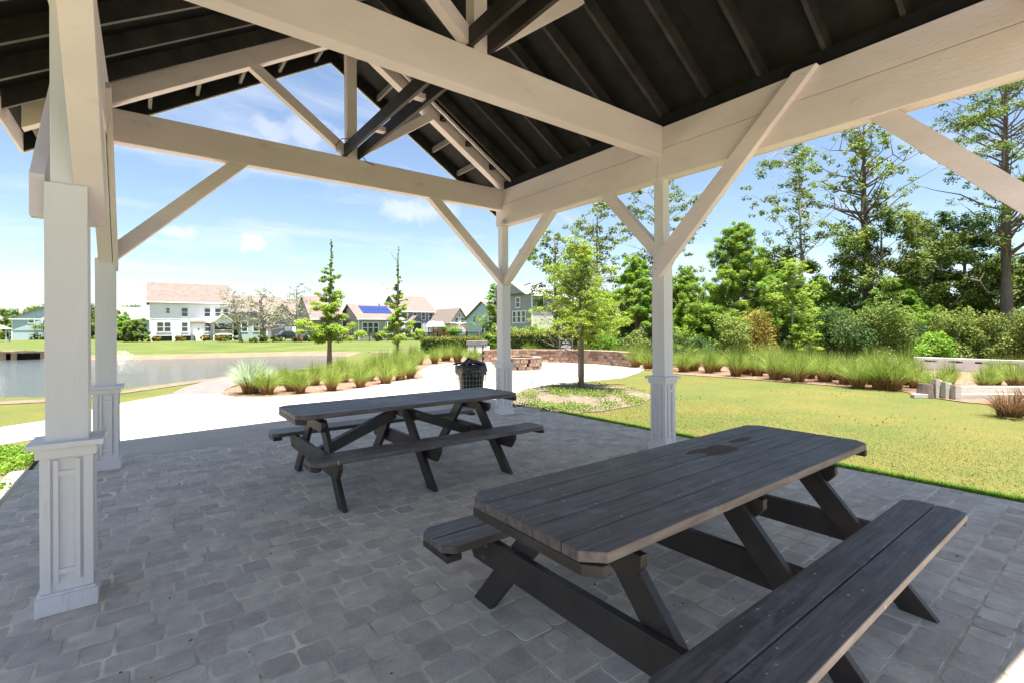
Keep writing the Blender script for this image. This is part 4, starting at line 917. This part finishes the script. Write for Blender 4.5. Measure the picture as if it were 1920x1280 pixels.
# shrubs along the front of the woods
def shrub(label, x, y, h, wdt, mat, n, lsz, name='shrub', nclus=26, cat='shrub', group=None):
    o = empty(name, (x, y, LZ), label, cat, group)
    C = []; 
    for i in range(nclus):
        a = rng.random()*6.283; r_ = math.sqrt(rng.random()); z_ = rng.random(); C.append((wdt*.8*r_*math.cos(a), wdt*.8*r_*math.sin(a), h*(.1+.78*z_*math.sqrt(max(.1, 1-r_*r_*.75)))))
    link('foliage', leaves(np.array(C), int(n*1.25), h*rng.uniform(.08, .24, nclus), lsz*.85, M[mat], up=.3), o)
    s = MB()
    for i in range(5): limb(s, (rng.normal(0, .05), rng.normal(0, .05), 0), (rng.normal(0, wdt*.4), rng.normal(0, wdt*.4), h*.7), .02, .006, 3, .1)
    s.build('stem', M['bark'], o); return o
for lb, u, dep, vt, cp, mt, n in (
    ('yellow-tinged shrub at the foot of the broad pine', 1372, 19.8, 588, 38, 'leaf_olive', 7000), ('orange-yellow shrub beside the pale young tree', 1420, 20.6, 575, 34, 'leaf_yellow', 5000),
    ('glossy dark shrub right of the pale young tree', 1590, 21, 545, 52, 'leaf_dark', 11000), ('glossy green shrub below the rounded crown', 1660, 20.5, 552, 52, 'leaf_mid', 11000),
    ('light green shrub sprouting beside the low fence', 1745, 19.5, 612, 42, 'leaf_bright', 6000), ('olive shrub behind the low fence', 1800, 20, 575, 55, 'leaf_olive', 9000), ('bushy shrub at the foot of the tallest pine', 1870, 19.5, 582, 50, 'leaf_olive', 9000),
    ('dark shrub behind the middle post', 1255, 20.5, 606, 45, 'leaf_dark', 7000), ('light shrub left of the middle post', 1205, 21, 610, 32, 'leaf_olive', 6000), ('dark shrub behind the row of grasses at the broad pine', 1320, 21.5, 615, 45, 'leaf_dark', 7000),
    ('light green shrub under the young tree behind the seat wall', 1125, 23, 612, 42, 'leaf_bright', 7000), ('dark shrub at the end of the hedge', 1165, 24.5, 618, 45, 'leaf_dark', 7000), ('dark shrub in the shade between the pale tree and the fence', 1530, 22, 610, 42, 'leaf_dark', 7000),
    ('dark shrub in the shade left of the low fence', 1705, 22.5, 600, 42, 'leaf_dark', 7000), ('dark shrub in the shade beyond the middle of the low fence', 1840, 23, 606, 52, 'leaf_dark', 7000), ('green shrub at the far right edge of the woods', 1930, 18.5, 560, 45, 'leaf_olive', 8000), ('deep green shrub under the broad pine', 1460, 22.5, 600, 50, 'leaf_dark', 8000),
    ('light green shrub beside the small green tree behind the hedge', 985, 34, 600, 42, 'leaf_bright', 5000)):
    x, y = D(u, dep); shrub(lb, x, y, Hof(vt, dep, u), cp/F*dep, mt, n, .055)
# palmetto
def palmetto(label, x, y, h, n=26, name='palmetto', trunk=0):
    o = empty(name, (x, y, LZ), label, 'palm')
    V_ = []
    for i in range(n):
        a = rng.random()*6.283; el = rng.uniform(.15, 1.3); c = np.array((math.cos(a)*math.cos(el), math.sin(a)*math.cos(el), math.sin(el)))*h*rng.uniform(.45, .8)
        base = np.array((0, 0, trunk)); c = base+c; side = np.cross(c-base, (0, 0, 1)); side /= np.linalg.norm(side); f = (c-base)/np.linalg.norm(c-base)
        for k in np.linspace(-1.1, 1.1, 11):
            d = f*math.cos(k)+side*math.sin(k); L_ = h*.38; t = c+d*L_+np.array((0, 0, -.10*h)); w_ = np.cross(d, (0, 0, 1)); w_ = w_/np.linalg.norm(w_)*.018*h
            m_ = (c+t)/2+np.array((0, 0, .04*h)); V_.append([c, m_-w_, t, m_+w_])
    link('fronds', np_mesh('fronds', np.array(V_), 4, M['leaf_mid']), o)
    s = MB(); s.tube([(0, 0, 0), (0, 0, max(trunk, .15))], [.10, .08], 8); s.build('trunk', M['bark'], o)
    return o
x, y = D(1275, 20); palmetto('low palmetto with fan fronds right behind the middle post', x, y, 1.3)
# hedge
def hedge(label, u0, d0, u1, d1, vt, th=1.0):
    a = np.array(D(u0, d0)); b = np.array(D(u1, d1)); H_ = Hof(vt, (d0+d1)/2); L_ = np.linalg.norm(b-a); an = math.atan2(*(b-a)[::-1])
    o = empty('hedge', (a[0], a[1], LZ), label, 'hedge', rz=an)
    n = int(L_*2600); P = rng.random((n, 3))*[L_, th, H_]
    f = rng.integers(0, 4, n); P[f == 0, 1] = rng.normal(0, .05, (f == 0).sum()); P[f >= 2, 2] = H_+rng.normal(0, .05, (f >= 2).sum()); P[f == 1, 1] = rng.normal(.06, .06, (f == 1).sum())
    d = unit(n); u1_ = np.cross(d, unit(n)); u1_ /= np.linalg.norm(u1_, axis=1)[:, None]; u2_ = np.cross(d, u1_); s_ = .05
    link('foliage', np_mesh('foliage', np.stack([P-u1_*s_, P-u2_*s_*.6, P+u1_*s_, P+u2_*s_*.6], 1), 4, [M['leaf_dark'], M['leaf_yellow'], M['leaf_olive']], None, np.where(P[:, 2] > H_-.12, np.where(rng.random(n) < .35, 1, 2), np.where(rng.random(n) < .2, 2, 0))), o)
    s = MB(); s.box((.1, .12, 0), (L_-.1, th-.1, H_-.12)); s.build('branches', M['barkdark'], o)
hedge('clipped hedge with yellowish top left of the corner post', 788, 31, 905, 30, 634)
hedge('clipped hedge with yellowish top between the corner post and the notice sign', 905, 26.5, 1085, 25, 626)

# ------------------------------------------------------------------ far houses
def gable_roof(mb, x0, x1, y0, y1, ze, zr, axis, over=.4, th=.18, mi=0):
    """solid gable roof slabs; axis = direction of the ridge"""
    if axis == 'x':
        ym = (y0+y1)/2; k = (zr-ze)/(ym-y0)
        poly = [(y0-over, ze-k*over), (ym, zr), (y1+over, ze-k*over), (y1+over, ze-k*over+th), (ym, zr+th*1.2), (y0-over, ze-k*over+th)]
        mb.prism(poly, 0, x0-over, x1+over, mi)
    else:
        xm = (x0+x1)/2; k = (zr-ze)/(xm-x0)
        poly = [(x0-over, ze-k*over), (xm, zr), (x1+over, ze-k*over), (x1+over, ze-k*over+th), (xm, zr+th*1.2), (x0-over, ze-k*over+th)]
        mb.prism(poly, 1, y0-over, y1+over, mi)
def house(label, u, depth, LX, LY, eave, ridge, axis, wall_m, roof_m, wins_s=(), wins_w=(), hip=False, name='house', base=.0, band=None, extra=None):
    x, y = D(u, depth); o = empty(name, (x, y, LZ), label, 'house')
    s = MB()
    if hip or not ridge: s.box((0, 0, base), (LX, LY, eave))
    elif axis == 'x': s.prism([(0, base), (LY, base), (LY, eave), (LY/2, ridge), (0, eave)], 0, 0, LX)
    else: s.prism([(0, base), (LX, base), (LX, eave), (LX/2, ridge), (0, eave)], 1, 0, LY)
    s.build('wall', M[wall_m], o)
    s = MB()
    if hip:
        ov = .4; k = LY/2*.95
        P_ = [(-ov, -ov, eave-.05), (LX+ov, -ov, eave-.05), (LX+ov, LY+ov, eave-.05), (-ov, LY+ov, eave-.05), (k*.9, LY/2, ridge), (LX-k*.9, LY/2, ridge)]
        if hip == 'r': P_[4] = (-ov, LY/2, ridge)
        s.add(P_, [(0, 1, 5, 4), (1, 2, 5), (2, 3, 4, 5), (3, 0, 4), (3, 2, 1, 0)])
    else: gable_roof(s, 0, LX, 0, LY, eave, ridge, axis)
    s.build('roof', M[roof_m], o)
    s = MB(); s.box((-.05, -.05, base), (.12, -.003, eave-.1)); s.box((LX-.12, -.05, base), (LX+.05, -.003, eave-.1)); s.box((-.41, -.44, eave-.28), (LX+.4, -.40, eave-.08)) ; s.build('corner_trim', M['white'], o)
    for face, wl_ in (('S', wins_s), ('W', wins_w)):
        for (c, z0, ww, hh) in wl_:
            def bx(mb, a0, a1, z0_, z1_, d0, d1):
                if face == 'S': mb.box((a0, -d1, z0_), (a1, -d0, z1_))
                else: mb.box((-d1, a0, z0_), (-d0, a1, z1_))
            f = MB(); t = .13
            bx(f, c-ww/2-t, c+ww/2+t, z0-t, z0, .003, .07); bx(f, c-ww/2-t, c+ww/2+t, z0+hh, z0+hh+t, .003, .07); bx(f, c-ww/2-t, c-ww/2, z0, z0+hh, .003, .07); bx(f, c+ww/2, c+ww/2+t, z0, z0+hh, .003, .07)
            bx(f, c-ww/2, c+ww/2, z0+hh/2-.04, z0+hh/2+.04, .03, .06)
            wo = f.build('window', M['white'], o); g = MB(); bx(g, c-ww/2, c+ww/2, z0, z0+hh, .003, .028); g.build('pane', M['glass'], wo)
    if extra: extra(o)
    return o
# white two-storey house on piers (world aligned, 12.2 m wide)
def white_extra(o):
    s = MB()
    for x in (.2, 3.2, 5.8, 8.6, 11.0): s.box((x-.25, -.04, 0), (x+.25, .4, .92))
    s.build('pier', M['white'], o)
    MB().box((.3, .35, 0), (11.0, .45, .9)).build('lattice_skirt', M['screen'], o)
    MB().box((0, -.03, 3.55), (11.3, -.004, 3.66)).build('belt_course', M['white'], o)
    # small roofed back door
    d = MB().box((5.65, -.06, 1.0), (7.3, -.004, 3.05)).build('door', M['white'], o)
    MB().box((6.55, -.09, 1.6), (6.75, -.061, 2.1)).build('door_pane', M['glass'], d)
    s = MB(); s.prism([(-.9, 3.05), (-.9, 3.15), (0, 3.55), (0, 3.05)], 0, 5.4, 7.6); s.build('door_hood', M['shingle'], o)
    s = MB(); s.box((5.8, -1.6, .85), (7.4, -.1, .98))
    for k in range(5): s.box((6.1, -1.9-.28*k, .0), (7.2, -1.62-.28*k, .82-.17*k))
    s.build('steps', M['white'], o)
    s = MB()
    for k in range(9): s.box((5.85+.18*k, -1.6, .98), (5.91+.18*k, -1.55, 1.7))
    s.box((5.8, -1.62, 1.7), (7.4, -1.54, 1.76)); s.build('railing', M['white'], o)
    # screened porch with its own gable
    X0, X1 = 8.5, 11.5
    s = MB()
    for x in (X0, X1-.2): s.box((x, -3.0, 0), (x+.2, -2.8, 3.0))
    s.box((X0, -3.0, .95), (X1, -.01, 1.12)); s.box((X0, -3.0, 2.85), (X1, -2.8, 3.1)); s.box((X0, -3.0, 1.7), (X1, -2.9, 1.8)); s.build('porch_frame', M['white'], o)
    MB().box((X0+.2, -2.93, 1.8), (X1-.2, -2.9, 2.85)).build('porch_screen', M['screen'], o); MB().box((X0+.2, -2.95, 1.12), (X1-.2, -2.9, 1.7)).build('porch_panel', M['s_greige'], o)
    MB().box((X0+.2, -2.8, .0), (X1-.2, -2.7, .9)).build('lattice_skirt', M['screen'], o)
    MB().prism([(X0-.3, 3.1), (X1+.3, 3.1), ((X0+X1)/2, 4.25)], 1, -3.0, 0).build('porch_gable', M['s_white'], o)
    s = MB(); gable_roof(s, X0, X1, -3.0, 0, 3.12, 4.3, 'y', .35, .12); s.build('porch_roof', M['white'], o)
house('large white two-storey house on piers across the pond with screened porch', 281, 78.5, 11.3, 7.5, 6.55, 9.7, 'x', 's_white', 'shingle',
      [(2.4, 4.6, .45, .8), (4.7, 4.1, .8, 1.35), (7.95, 4.1, .8, 1.35), (9.5, 4.1, .8, 1.35), (10.7, 4.1, .8, 1.35), (1.35, 1.55, .8, 1.5), (2.35, 1.55, .8, 1.5), (4.7, 1.55, .8, 1.5), (8.0, 1.55, .8, 1.5)], base=.85, extra=white_extra)
house('pale teal house at the left edge of the photo beyond the pond', 22, 103, 10, 9, 4.6, 7.0, 'y', 's_teal', 'shingle', [(3, 3.6, .8, 1.1), (5.2, 3.6, .8, 1.1), (7.2, 3.7, .5, .6)])
house('distant teal house with pale roof just left of the large white house', 210, 125, 8, 8, 5.0, 8.0, 'x', 's_teal', 'gshingle')
house('teal blue house right behind the large white house', 436, 92, 9, 9, 5.5, 8.5, 'x', 's_teal', 'shingle', [(2, 1.5, .9, 1.5), (4, 1.5, .9, 1.5), (6, 4, .9, 1.3)])
def garage(o):
    d = MB().box((3.2, -.06, .1), (6.4, -.004, 2.4)).build('garage_door', M['white'], o)
    s = MB(); s.prism([(1.0, 4.8), (4.2, 4.8), (2.6, 6.6)], 1, -.6, 3.0); s.build('dormer', M['s_grey'], o)
    s = MB(); gable_roof(s, 1.0, 4.2, -.6, 3, 4.8, 6.6, 'y', .3, .15); s.build('dormer_roof', M['shingle'], o)
house('grey gabled house with white garage door behind the grey pollarded trees', 500, 92, 9.5, 9, 5.0, 7.6, 'x', 's_grey', 'shingle', [(7.6, 1.3, 1, 1.6), (6.5, 3.8, 1, 1.1)], extra=garage)
house('low grey house with tan roof partly behind the left young cypress', 585, 80, 5, 10, 3.6, 7.4, 'x', 's_greige', 'shingle', [(1.5, 1.2, 1, 1.5)])
def solar(o):
    k = (5.9-3.6)/4.5; a = math.atan(k)
    for i in range(5):
        for j in range(2):
            s = MB(); x0 = 1.3+i*1.05; y0 = 1.2+j*1.35
            zf = lambda y_: 3.6+k*y_+.26
            s.add([(x0, y0, zf(y0)), (x0+1.0, y0, zf(y0)), (x0+1.0, y0+1.28, zf(y0+1.28)), (x0, y0+1.28, zf(y0+1.28))]+[(x0, y0, zf(y0)-.05), (x0+1.0, y0, zf(y0)-.05), (x0+1.0, y0+1.28, zf(y0+1.28)-.05), (x0, y0+1.28, zf(y0+1.28)-.05)],
                  [(0, 1, 2, 3), (7, 6, 5, 4), (0, 4, 5, 1), (1, 5, 6, 2), (2, 6, 7, 3), (3, 7, 4, 0)]); s.build('solar_panel', M['solar'], o)
    for x in (5.2, 6.6): MB().tube([(x, 4.0, 5.4), (x, 4.0, 6.3)], [.12, .12], 6).build('vent_pipe', M['greybox'], o)
    s = MB()
    for k_ in range(4): s.box((4.4+k_*.9, -1.5, 0), (4.52+k_*.9, -1.38, 2.9 if k_ % 3 == 0 else 1.2))
    s.box((4.4, -1.5, 1.1), (7.3, -1.4, 1.2)); s.build('porch_rail', M['white'], o)
house('greige one-storey house with blue solar panels on its roof', 672, 80, 7.6, 9, 3.6, 5.9, 'x', 's_greige', 'shingle', [(1.1, 1.2, .75, 1.6), (2.05, 1.2, .75, 1.6), (3.0, 1.2, .75, 1.6), (5.2, 1.0, .8, 1.9)], [(2.5, 1.2, .8, 1.6), (5.5, 1.2, .8, 1.6)], extra=solar)
def blueporch(o):
    s = MB()
    for x in (-1.6, 1.3, 3.6): s.box((x, -2.4, .6), (x+.18, -2.22, 3.2))
    s.box((-1.6, -2.4, 3.1), (3.8, -2.2, 3.35)); s.box((-1.6, -2.4, .55), (3.8, 0, .75)); s.build('porch_frame', M['white'], o)
    MB().box((1.5, -2.3, .8), (3.6, -2.25, 3.1)).build('porch_screen', M['screen'], o)
    s = MB(); gable_roof(s, 1.2, 3.8, -2.4, 0, 3.35, 4.5, 'y', .3, .12); s.build('porch_roof', M['shingle'], o)
    MB().prism([(1.2, 3.35), (3.8, 3.35), (2.5, 4.5)], 1, -2.38, 0).build('porch_gable', M['s_blue'], o)
    MB().box((-.02, -.04, .3), (8.02, -.005, 3.3)).build('lower_siding', M['s_paleblue'], o)
house('blue two-storey house with hipped tan roof right of the solar house', 752, 104, 8.0, 11, 5.7, 9.1, 'x', 's_blue', 'shingle', [(1.0, 4.0, .9, 1.2), (3.3, 3.8, .8, 1.5), (5.3, 3.8, .8, 1.5), (7.1, 3.8, .8, 1.5), (5.0, 1.2, .7, 1.9), (6.6, 1.2, .7, 1.9)], [(3, 4.6, .9, 1.3)], extra=blueporch)
house('greyish white gabled house between the blue house and the teal house', 822, 112, 5.5, 8, 3.9, 6.2, 'x', 's_cream', 'shingle', [(1.4, 1.4, .9, 1.3), (3.5, 1.4, 1.0, 1.6)])
house('small cream house with steep front gable', 845, 100, 4.2, 9, 3.2, 5.9, 'y', 's_cream', 'shingle', [(1.4, 2.9, .7, 1.1), (2.8, 2.9, .7, 1.1), (2.1, 4.3, .5, .6)])
house('teal gabled house left of the corner post', 938, 84, 8, 11, 3.6, 6.5, 'x', 's_teal', 'shingle', [], [(8.2, 3.0, .7, 1.0), (2.6, 2.2, 1.6, 1.8), (5.4, 1.0, .8, 1.3)])
def tallporch(o):
    s = MB()
    for k in range(6): s.box((-1.2-.3*k, 6.0, 0), (-.9-.3*k, 7.2, 2.0-.34*k))
    s.build('stairs', M['white'], o)
    MB().prism([(1.0, 6.25), (6.2, 6.25), (3.6, 7.6)], 0, -.25, -.003).build('gable_front', M['s_grey'], o)
    s = MB(); gable_roof(s, -.3, .6, 1.0, 6.2, 6.25, 7.65, 'x', .25, .15); s.build('gable_trim', M['white'], o)
    MB().box((-.03, -.03, 0), (6.0, -.004, 3.8)).build('lower_siding', M['s_cream'], o)
house('tall grey three-storey house right of the corner post', 997, 62, 6.5, 8.0, 6.1, 8.0, 'x', 's_grey', 'gshingle', [(1.6, 4.4, .7, 1.2), (4.2, 4.4, .7, 1.2)], [(1.6, 2.5, .6, 1.4), (2.6, 2.5, .6, 1.4), (3.6, 2.5, .6, 1.4), (2.8, 4.5, .75, 1.2), (6.4, 4.5, .75, 1.2)], hip=True, extra=tallporch)

# gazebo at the left frame edge
x, y = D(-6, 82); gz = empty('gazebo', (x, y, LZ), 'small white-roofed shelter at the left edge of the far lawn', 'gazebo')
s = MB(); s.add([(-1.6, -1.6, 2.2), (1.6, -1.6, 2.2), (1.6, 1.6, 2.2), (-1.6, 1.6, 2.2), (0, 0, 3.0)], [(0, 1, 4), (1, 2, 4), (2, 3, 4), (3, 0, 4), (3, 2, 1, 0)]); s.build('roof', M['white'], gz)
for a, b in ((-1, -1), (1, -1), (1, 1), (-1, 1)): MB().box((a*1.3-.08, b*1.3-.08, 0), (a*1.3+.08, b*1.3+.08, 2.2)).build('post', M['s_teal'], gz)
# black metal fence along the back gardens
def bfence(label, u0, d0, u1, d1, h=1.25):
    a = np.array(D(u0, d0)); b = np.array(D(u1, d1)); L_ = np.linalg.norm(b-a); o = empty('garden_fence', (a[0], a[1], LZ), label, 'fence', rz=math.atan2(*(b-a)[::-1]))
    n = int(L_/2.4)
    for i in range(n+1): MB().box((i*L_/n-.05, -.05, 0), (i*L_/n+.05, .05, h+.1)).build('post', M['blackmetal'], o)
    s = MB(); s.box((0, -.02, h-.08), (L_, .02, h)); s.box((0, -.02, .12), (L_, .02, .2))
    x = 0
    while x < L_: s.box((x, -.012, .2), (x+.028, .012, h-.08)); x += .11
    tag(s.build('picket', M['blackmetal'], o), kind='stuff')
bfence('black metal picket fence behind the left and right young cypresses', 622, 66, 795, 68)
bfence('black metal picket fence between the hedge and the teal house', 795, 68, 905, 60)
# parked cars
def car(label, u, depth, yaw, paint, L_=4.5):
    x, y = D(u, depth); o = empty('parked_car', (x, y, LZ), label, 'car', rz=yaw)
    h = L_/2
    MB().prism([(-h, .35), (-h, .85), (-h+.25, .98), (-h+1.0, 1.02), (h-1.35, 1.0), (h-.15, .82), (h, .6), (h, .32)], 1, -.88, .88).build('body', paint, o, .06)
    MB().prism([(-h+.55, 1.0), (-h+.95, 1.48), (h-2.2, 1.50), (h-1.35, 1.0)], 1, -.78, .78).build('cabin', M['glass'], o, .05)
    MB().prism([(-h+.95, 1.47), (-h+1.1, 1.54), (h-2.35, 1.54), (h-2.15, 1.48)], 1, -.74, .74).build('roof', paint, o, .02)
    for a in (-h+.85, h-.9):
        for b in (-.86, .86):
            s = MB(); s.tube([(a, b-.1, .33), (a, b+.1, .33)], [.33, .33], 16); wh = s.build('wheel', M['tyre'], o); s = MB(); s.tube([(a, b-.11, .33), (a, b+.11, .33)], [.2, .2], 12); s.build('rim', M['wire'], wh)
    for b in (-.6, .6): MB().box((h-.12, b-.18, .66), (h+.01, b+.18, .8)).build('headlight', M['white'], o)
car('dark parked car in front of the white garage door', 545, 76, .1, M['carblack']); car('dark parked car at the left of the low grey house', 594, 73, .15, M['carblack'])
# playset
x, y = D(812, 70); ps = empty('playset', (x, y, LZ), 'cedar playset with white tent roof and red slide beyond the black fence', 'playset')
for a in (0, 1.6):
    for b in (0, 1.4): MB().box((a, b, 0), (a+.12, b+.12, 2.0)).build('post', M['playwood'], ps)
MB().box((-.1, -.1, 1.0), (1.8, 1.6, 1.1)).build('deck', M['playwood'], ps); MB().box((0, 0, 1.1), (1.7, .05, 1.6)).build('rail', M['playwood'], ps)
MB().prism([(-.3, 2.0), (2.0, 2.0), (1.5, 2.8), (.2, 2.8)], 1, -.2, 1.7).build('tent_roof', M['white'], ps)
MB().bar((1.8, .7, 1.1), (3.8, .7, .2), .5, .08).build('slide', M['orange'], ps)
MB().box((3.8, .5, 1.9), (6.0, .6, 2.0)).build('swing_beam', M['orange'], ps); MB().box((5.9, .5, 0), (6.0, .6, 2.0)).build('post', M['playwood'], ps); MB().box((4.4, .45, 1.0), (5.2, .65, 1.6)).build('swing_seat', M['bluecanvas'], ps)
# far vegetation
def far_tree(label, u, depth, vt, cwpx, mat, n=6000, style='ball', lsz=.35, **k): return T(label, u, depth, vt, .25, style, mat, cwpx, n, lsz, **k)
for i, (u, dep, vt, cp, mt) in enumerate(((60, 125, 578, 40, 'leaf_dark'), (100, 130, 572, 40, 'leaf_olive'), (140, 125, 580, 36, 'leaf_dark'), (178, 128, 576, 30, 'leaf_dark'), (225, 130, 578, 34, 'leaf_olive'), (262, 135, 582, 30, 'leaf_dark'), (40, 112, 606, 36, 'leaf_olive'), (85, 112, 604, 36, 'leaf_olive'), (125, 108, 605, 34, 'leaf_mid'), (172, 110, 604, 34, 'leaf_mid'), (15, 128, 590, 30, 'leaf_mid'))):
    far_tree('round leafy tree in the distant wooded strip beyond the pond at the left', u, dep, vt, cp, mt, 5000, clear=.05, nclus=26, crad=2.2, group='distant trees beyond the pond')
far_tree('leafy shrubby tree at the left corner of the large white house', 255, 76, 600, 22, 'leaf_mid', 6000, lsz=.16, clear=.05, nclus=26, crad=.8)
far_tree('light green tree left of the large white house', 232, 84, 596, 22, 'leaf_bright', 5000, lsz=.2, clear=.1, nclus=24, crad=1.0)
T('broad grey pollarded tree right of the large white house', 490, 70, 540, .30, 'open', 'leaf_grey', 62, 5000, .12, clear=.28, nclus=46, crad=.8, bark='barkpale', dead=14)
T('second grey pollarded tree leaning beside the broad one', 452, 69, 545, .22, 'open', 'leaf_grey', 34, 2500, .12, clear=.3, nclus=30, crad=.9, bark='barkpale', dead=8, lean=(-.15, 0))
T('grey nearly leafless tree left of the left young cypress', 556, 68, 532, .22, 'open', 'leaf_grey', 34, 1500, .12, clear=.35, nclus=30, crad=.7, bark='barkpale', dead=24)
far_tree('small round green tree behind the large white house at its right side', 432, 86, 590, 18, 'leaf_mid', 4000, lsz=.2, clear=.1, nclus=20, crad=1.0)
for lb, u, dep, vt, cp, mt in (('yellow shrub at the left pier of the white house', 294, 78, 628, 7, 'leaf_yellow'), ('yellow shrub left of the white house steps', 338, 78, 628, 9, 'leaf_yellow'), ('yellow shrub between the steps and the porch', 382, 78, 627, 7, 'leaf_yellow'), ('yellow shrub under the screened porch', 413, 74, 628, 9, 'leaf_yellow'),
    ('olive shrub at the left corner of the white house', 268, 76, 628, 12, 'leaf_olive'), ('green shrub below the broad pollarded tree', 486, 68, 626, 14, 'leaf_mid'), ('green shrub right of the white house porch', 430, 80, 626, 10, 'leaf_mid'), ('green shrub in front of the grey garage house', 518, 70, 628, 10, 'leaf_mid'),
    ('rust-coloured shrub at the foot of the leafless tree', 557, 68, 627, 9, 'blade_dry'), ('green shrub in front of the low grey house', 590, 70, 626, 12, 'leaf_mid'), ('green shrub at the porch of the solar house', 708, 68, 617, 8, 'leaf_mid'), ('small green tree-like shrub by the blue house', 833, 74, 600, 10, 'leaf_mid'),
    ('bright shrub in front of the small cream house', 850, 72, 606, 9, 'leaf_bright'), ('olive shrub by the teal house', 890, 58, 624, 12, 'leaf_olive'), ('bright shrub at the foot of the tall grey house', 1010, 50, 606, 26, 'leaf_bright'), ('lime shrub left of the blue porch', 784, 72, 614, 7, 'leaf_lime')):
    x, y = D(u, dep); shrub(lb, x, y, Hof(vt, dep, u), cp/F*dep*1.3, mt, 1800, .14, nclus=14)
x, y = D(898, 56); palmetto('left of two small palms in front of the teal house', x, y, 1.6, 22, 'palm_tree', 1.6)
x, y = D(911, 58); palmetto('right and taller of two small palms in front of the teal house', x, y, 1.8, 22, 'palm_tree', 2.2)
# pond-edge culvert blocks on the far bank at the left
for i, (u, v) in enumerate(((12, 667), (36, 668), (56, 668))):
    x, y = gp(u, v-3, -.1); o = empty('culvert', (x, y, -.45), ('leftmost', 'middle', 'right')[i]+' of three dark culvert mouths in the far pond bank', 'culvert')
    s = MB(); s.box((-.9, -.5, -.2), (-.6, 1.2, .5)); s.box((.6, -.5, -.2), (.9, 1.2, .5)); s.box((-.9, -.5, .5), (.9, 1.2, .62)); s.build('headwall', M['sand'], o); MB().box((-.6, .0, -.2), (.6, 1.1, .5)).build('pipe_mouth', M['soot'], o)
# fountain spray
fx, fy = gp(228, 703, WZ); n = 4500; a = rng.random(n)*6.283; sp = rng.uniform(.2, 1, n); t = rng.random(n)
r_ = 1.0*sp*t; hz = 1.5*(t*(1-t)*4)*(.4+.6*(1-sp*.5))*.75
c = np.column_stack([fx+r_*np.cos(a)+.8*t*0, fy+r_*np.sin(a), WZ+hz+rng.random(n)*.1]); s_ = .006
u1 = unit(n)*s_; u2 = np.cross(u1, unit(n)); u2 /= np.maximum(np.linalg.norm(u2, axis=1), 1e-6)[:, None]; u2 *= s_
tag(link('fountain_spray', np_mesh('fountain_spray', np.stack([c-u1, c-u2, c+u1, c+u2], 1), 4, M['white'])), 'white spray of the pond fountain beside the near left post', 'fountain', None, 'stuff')
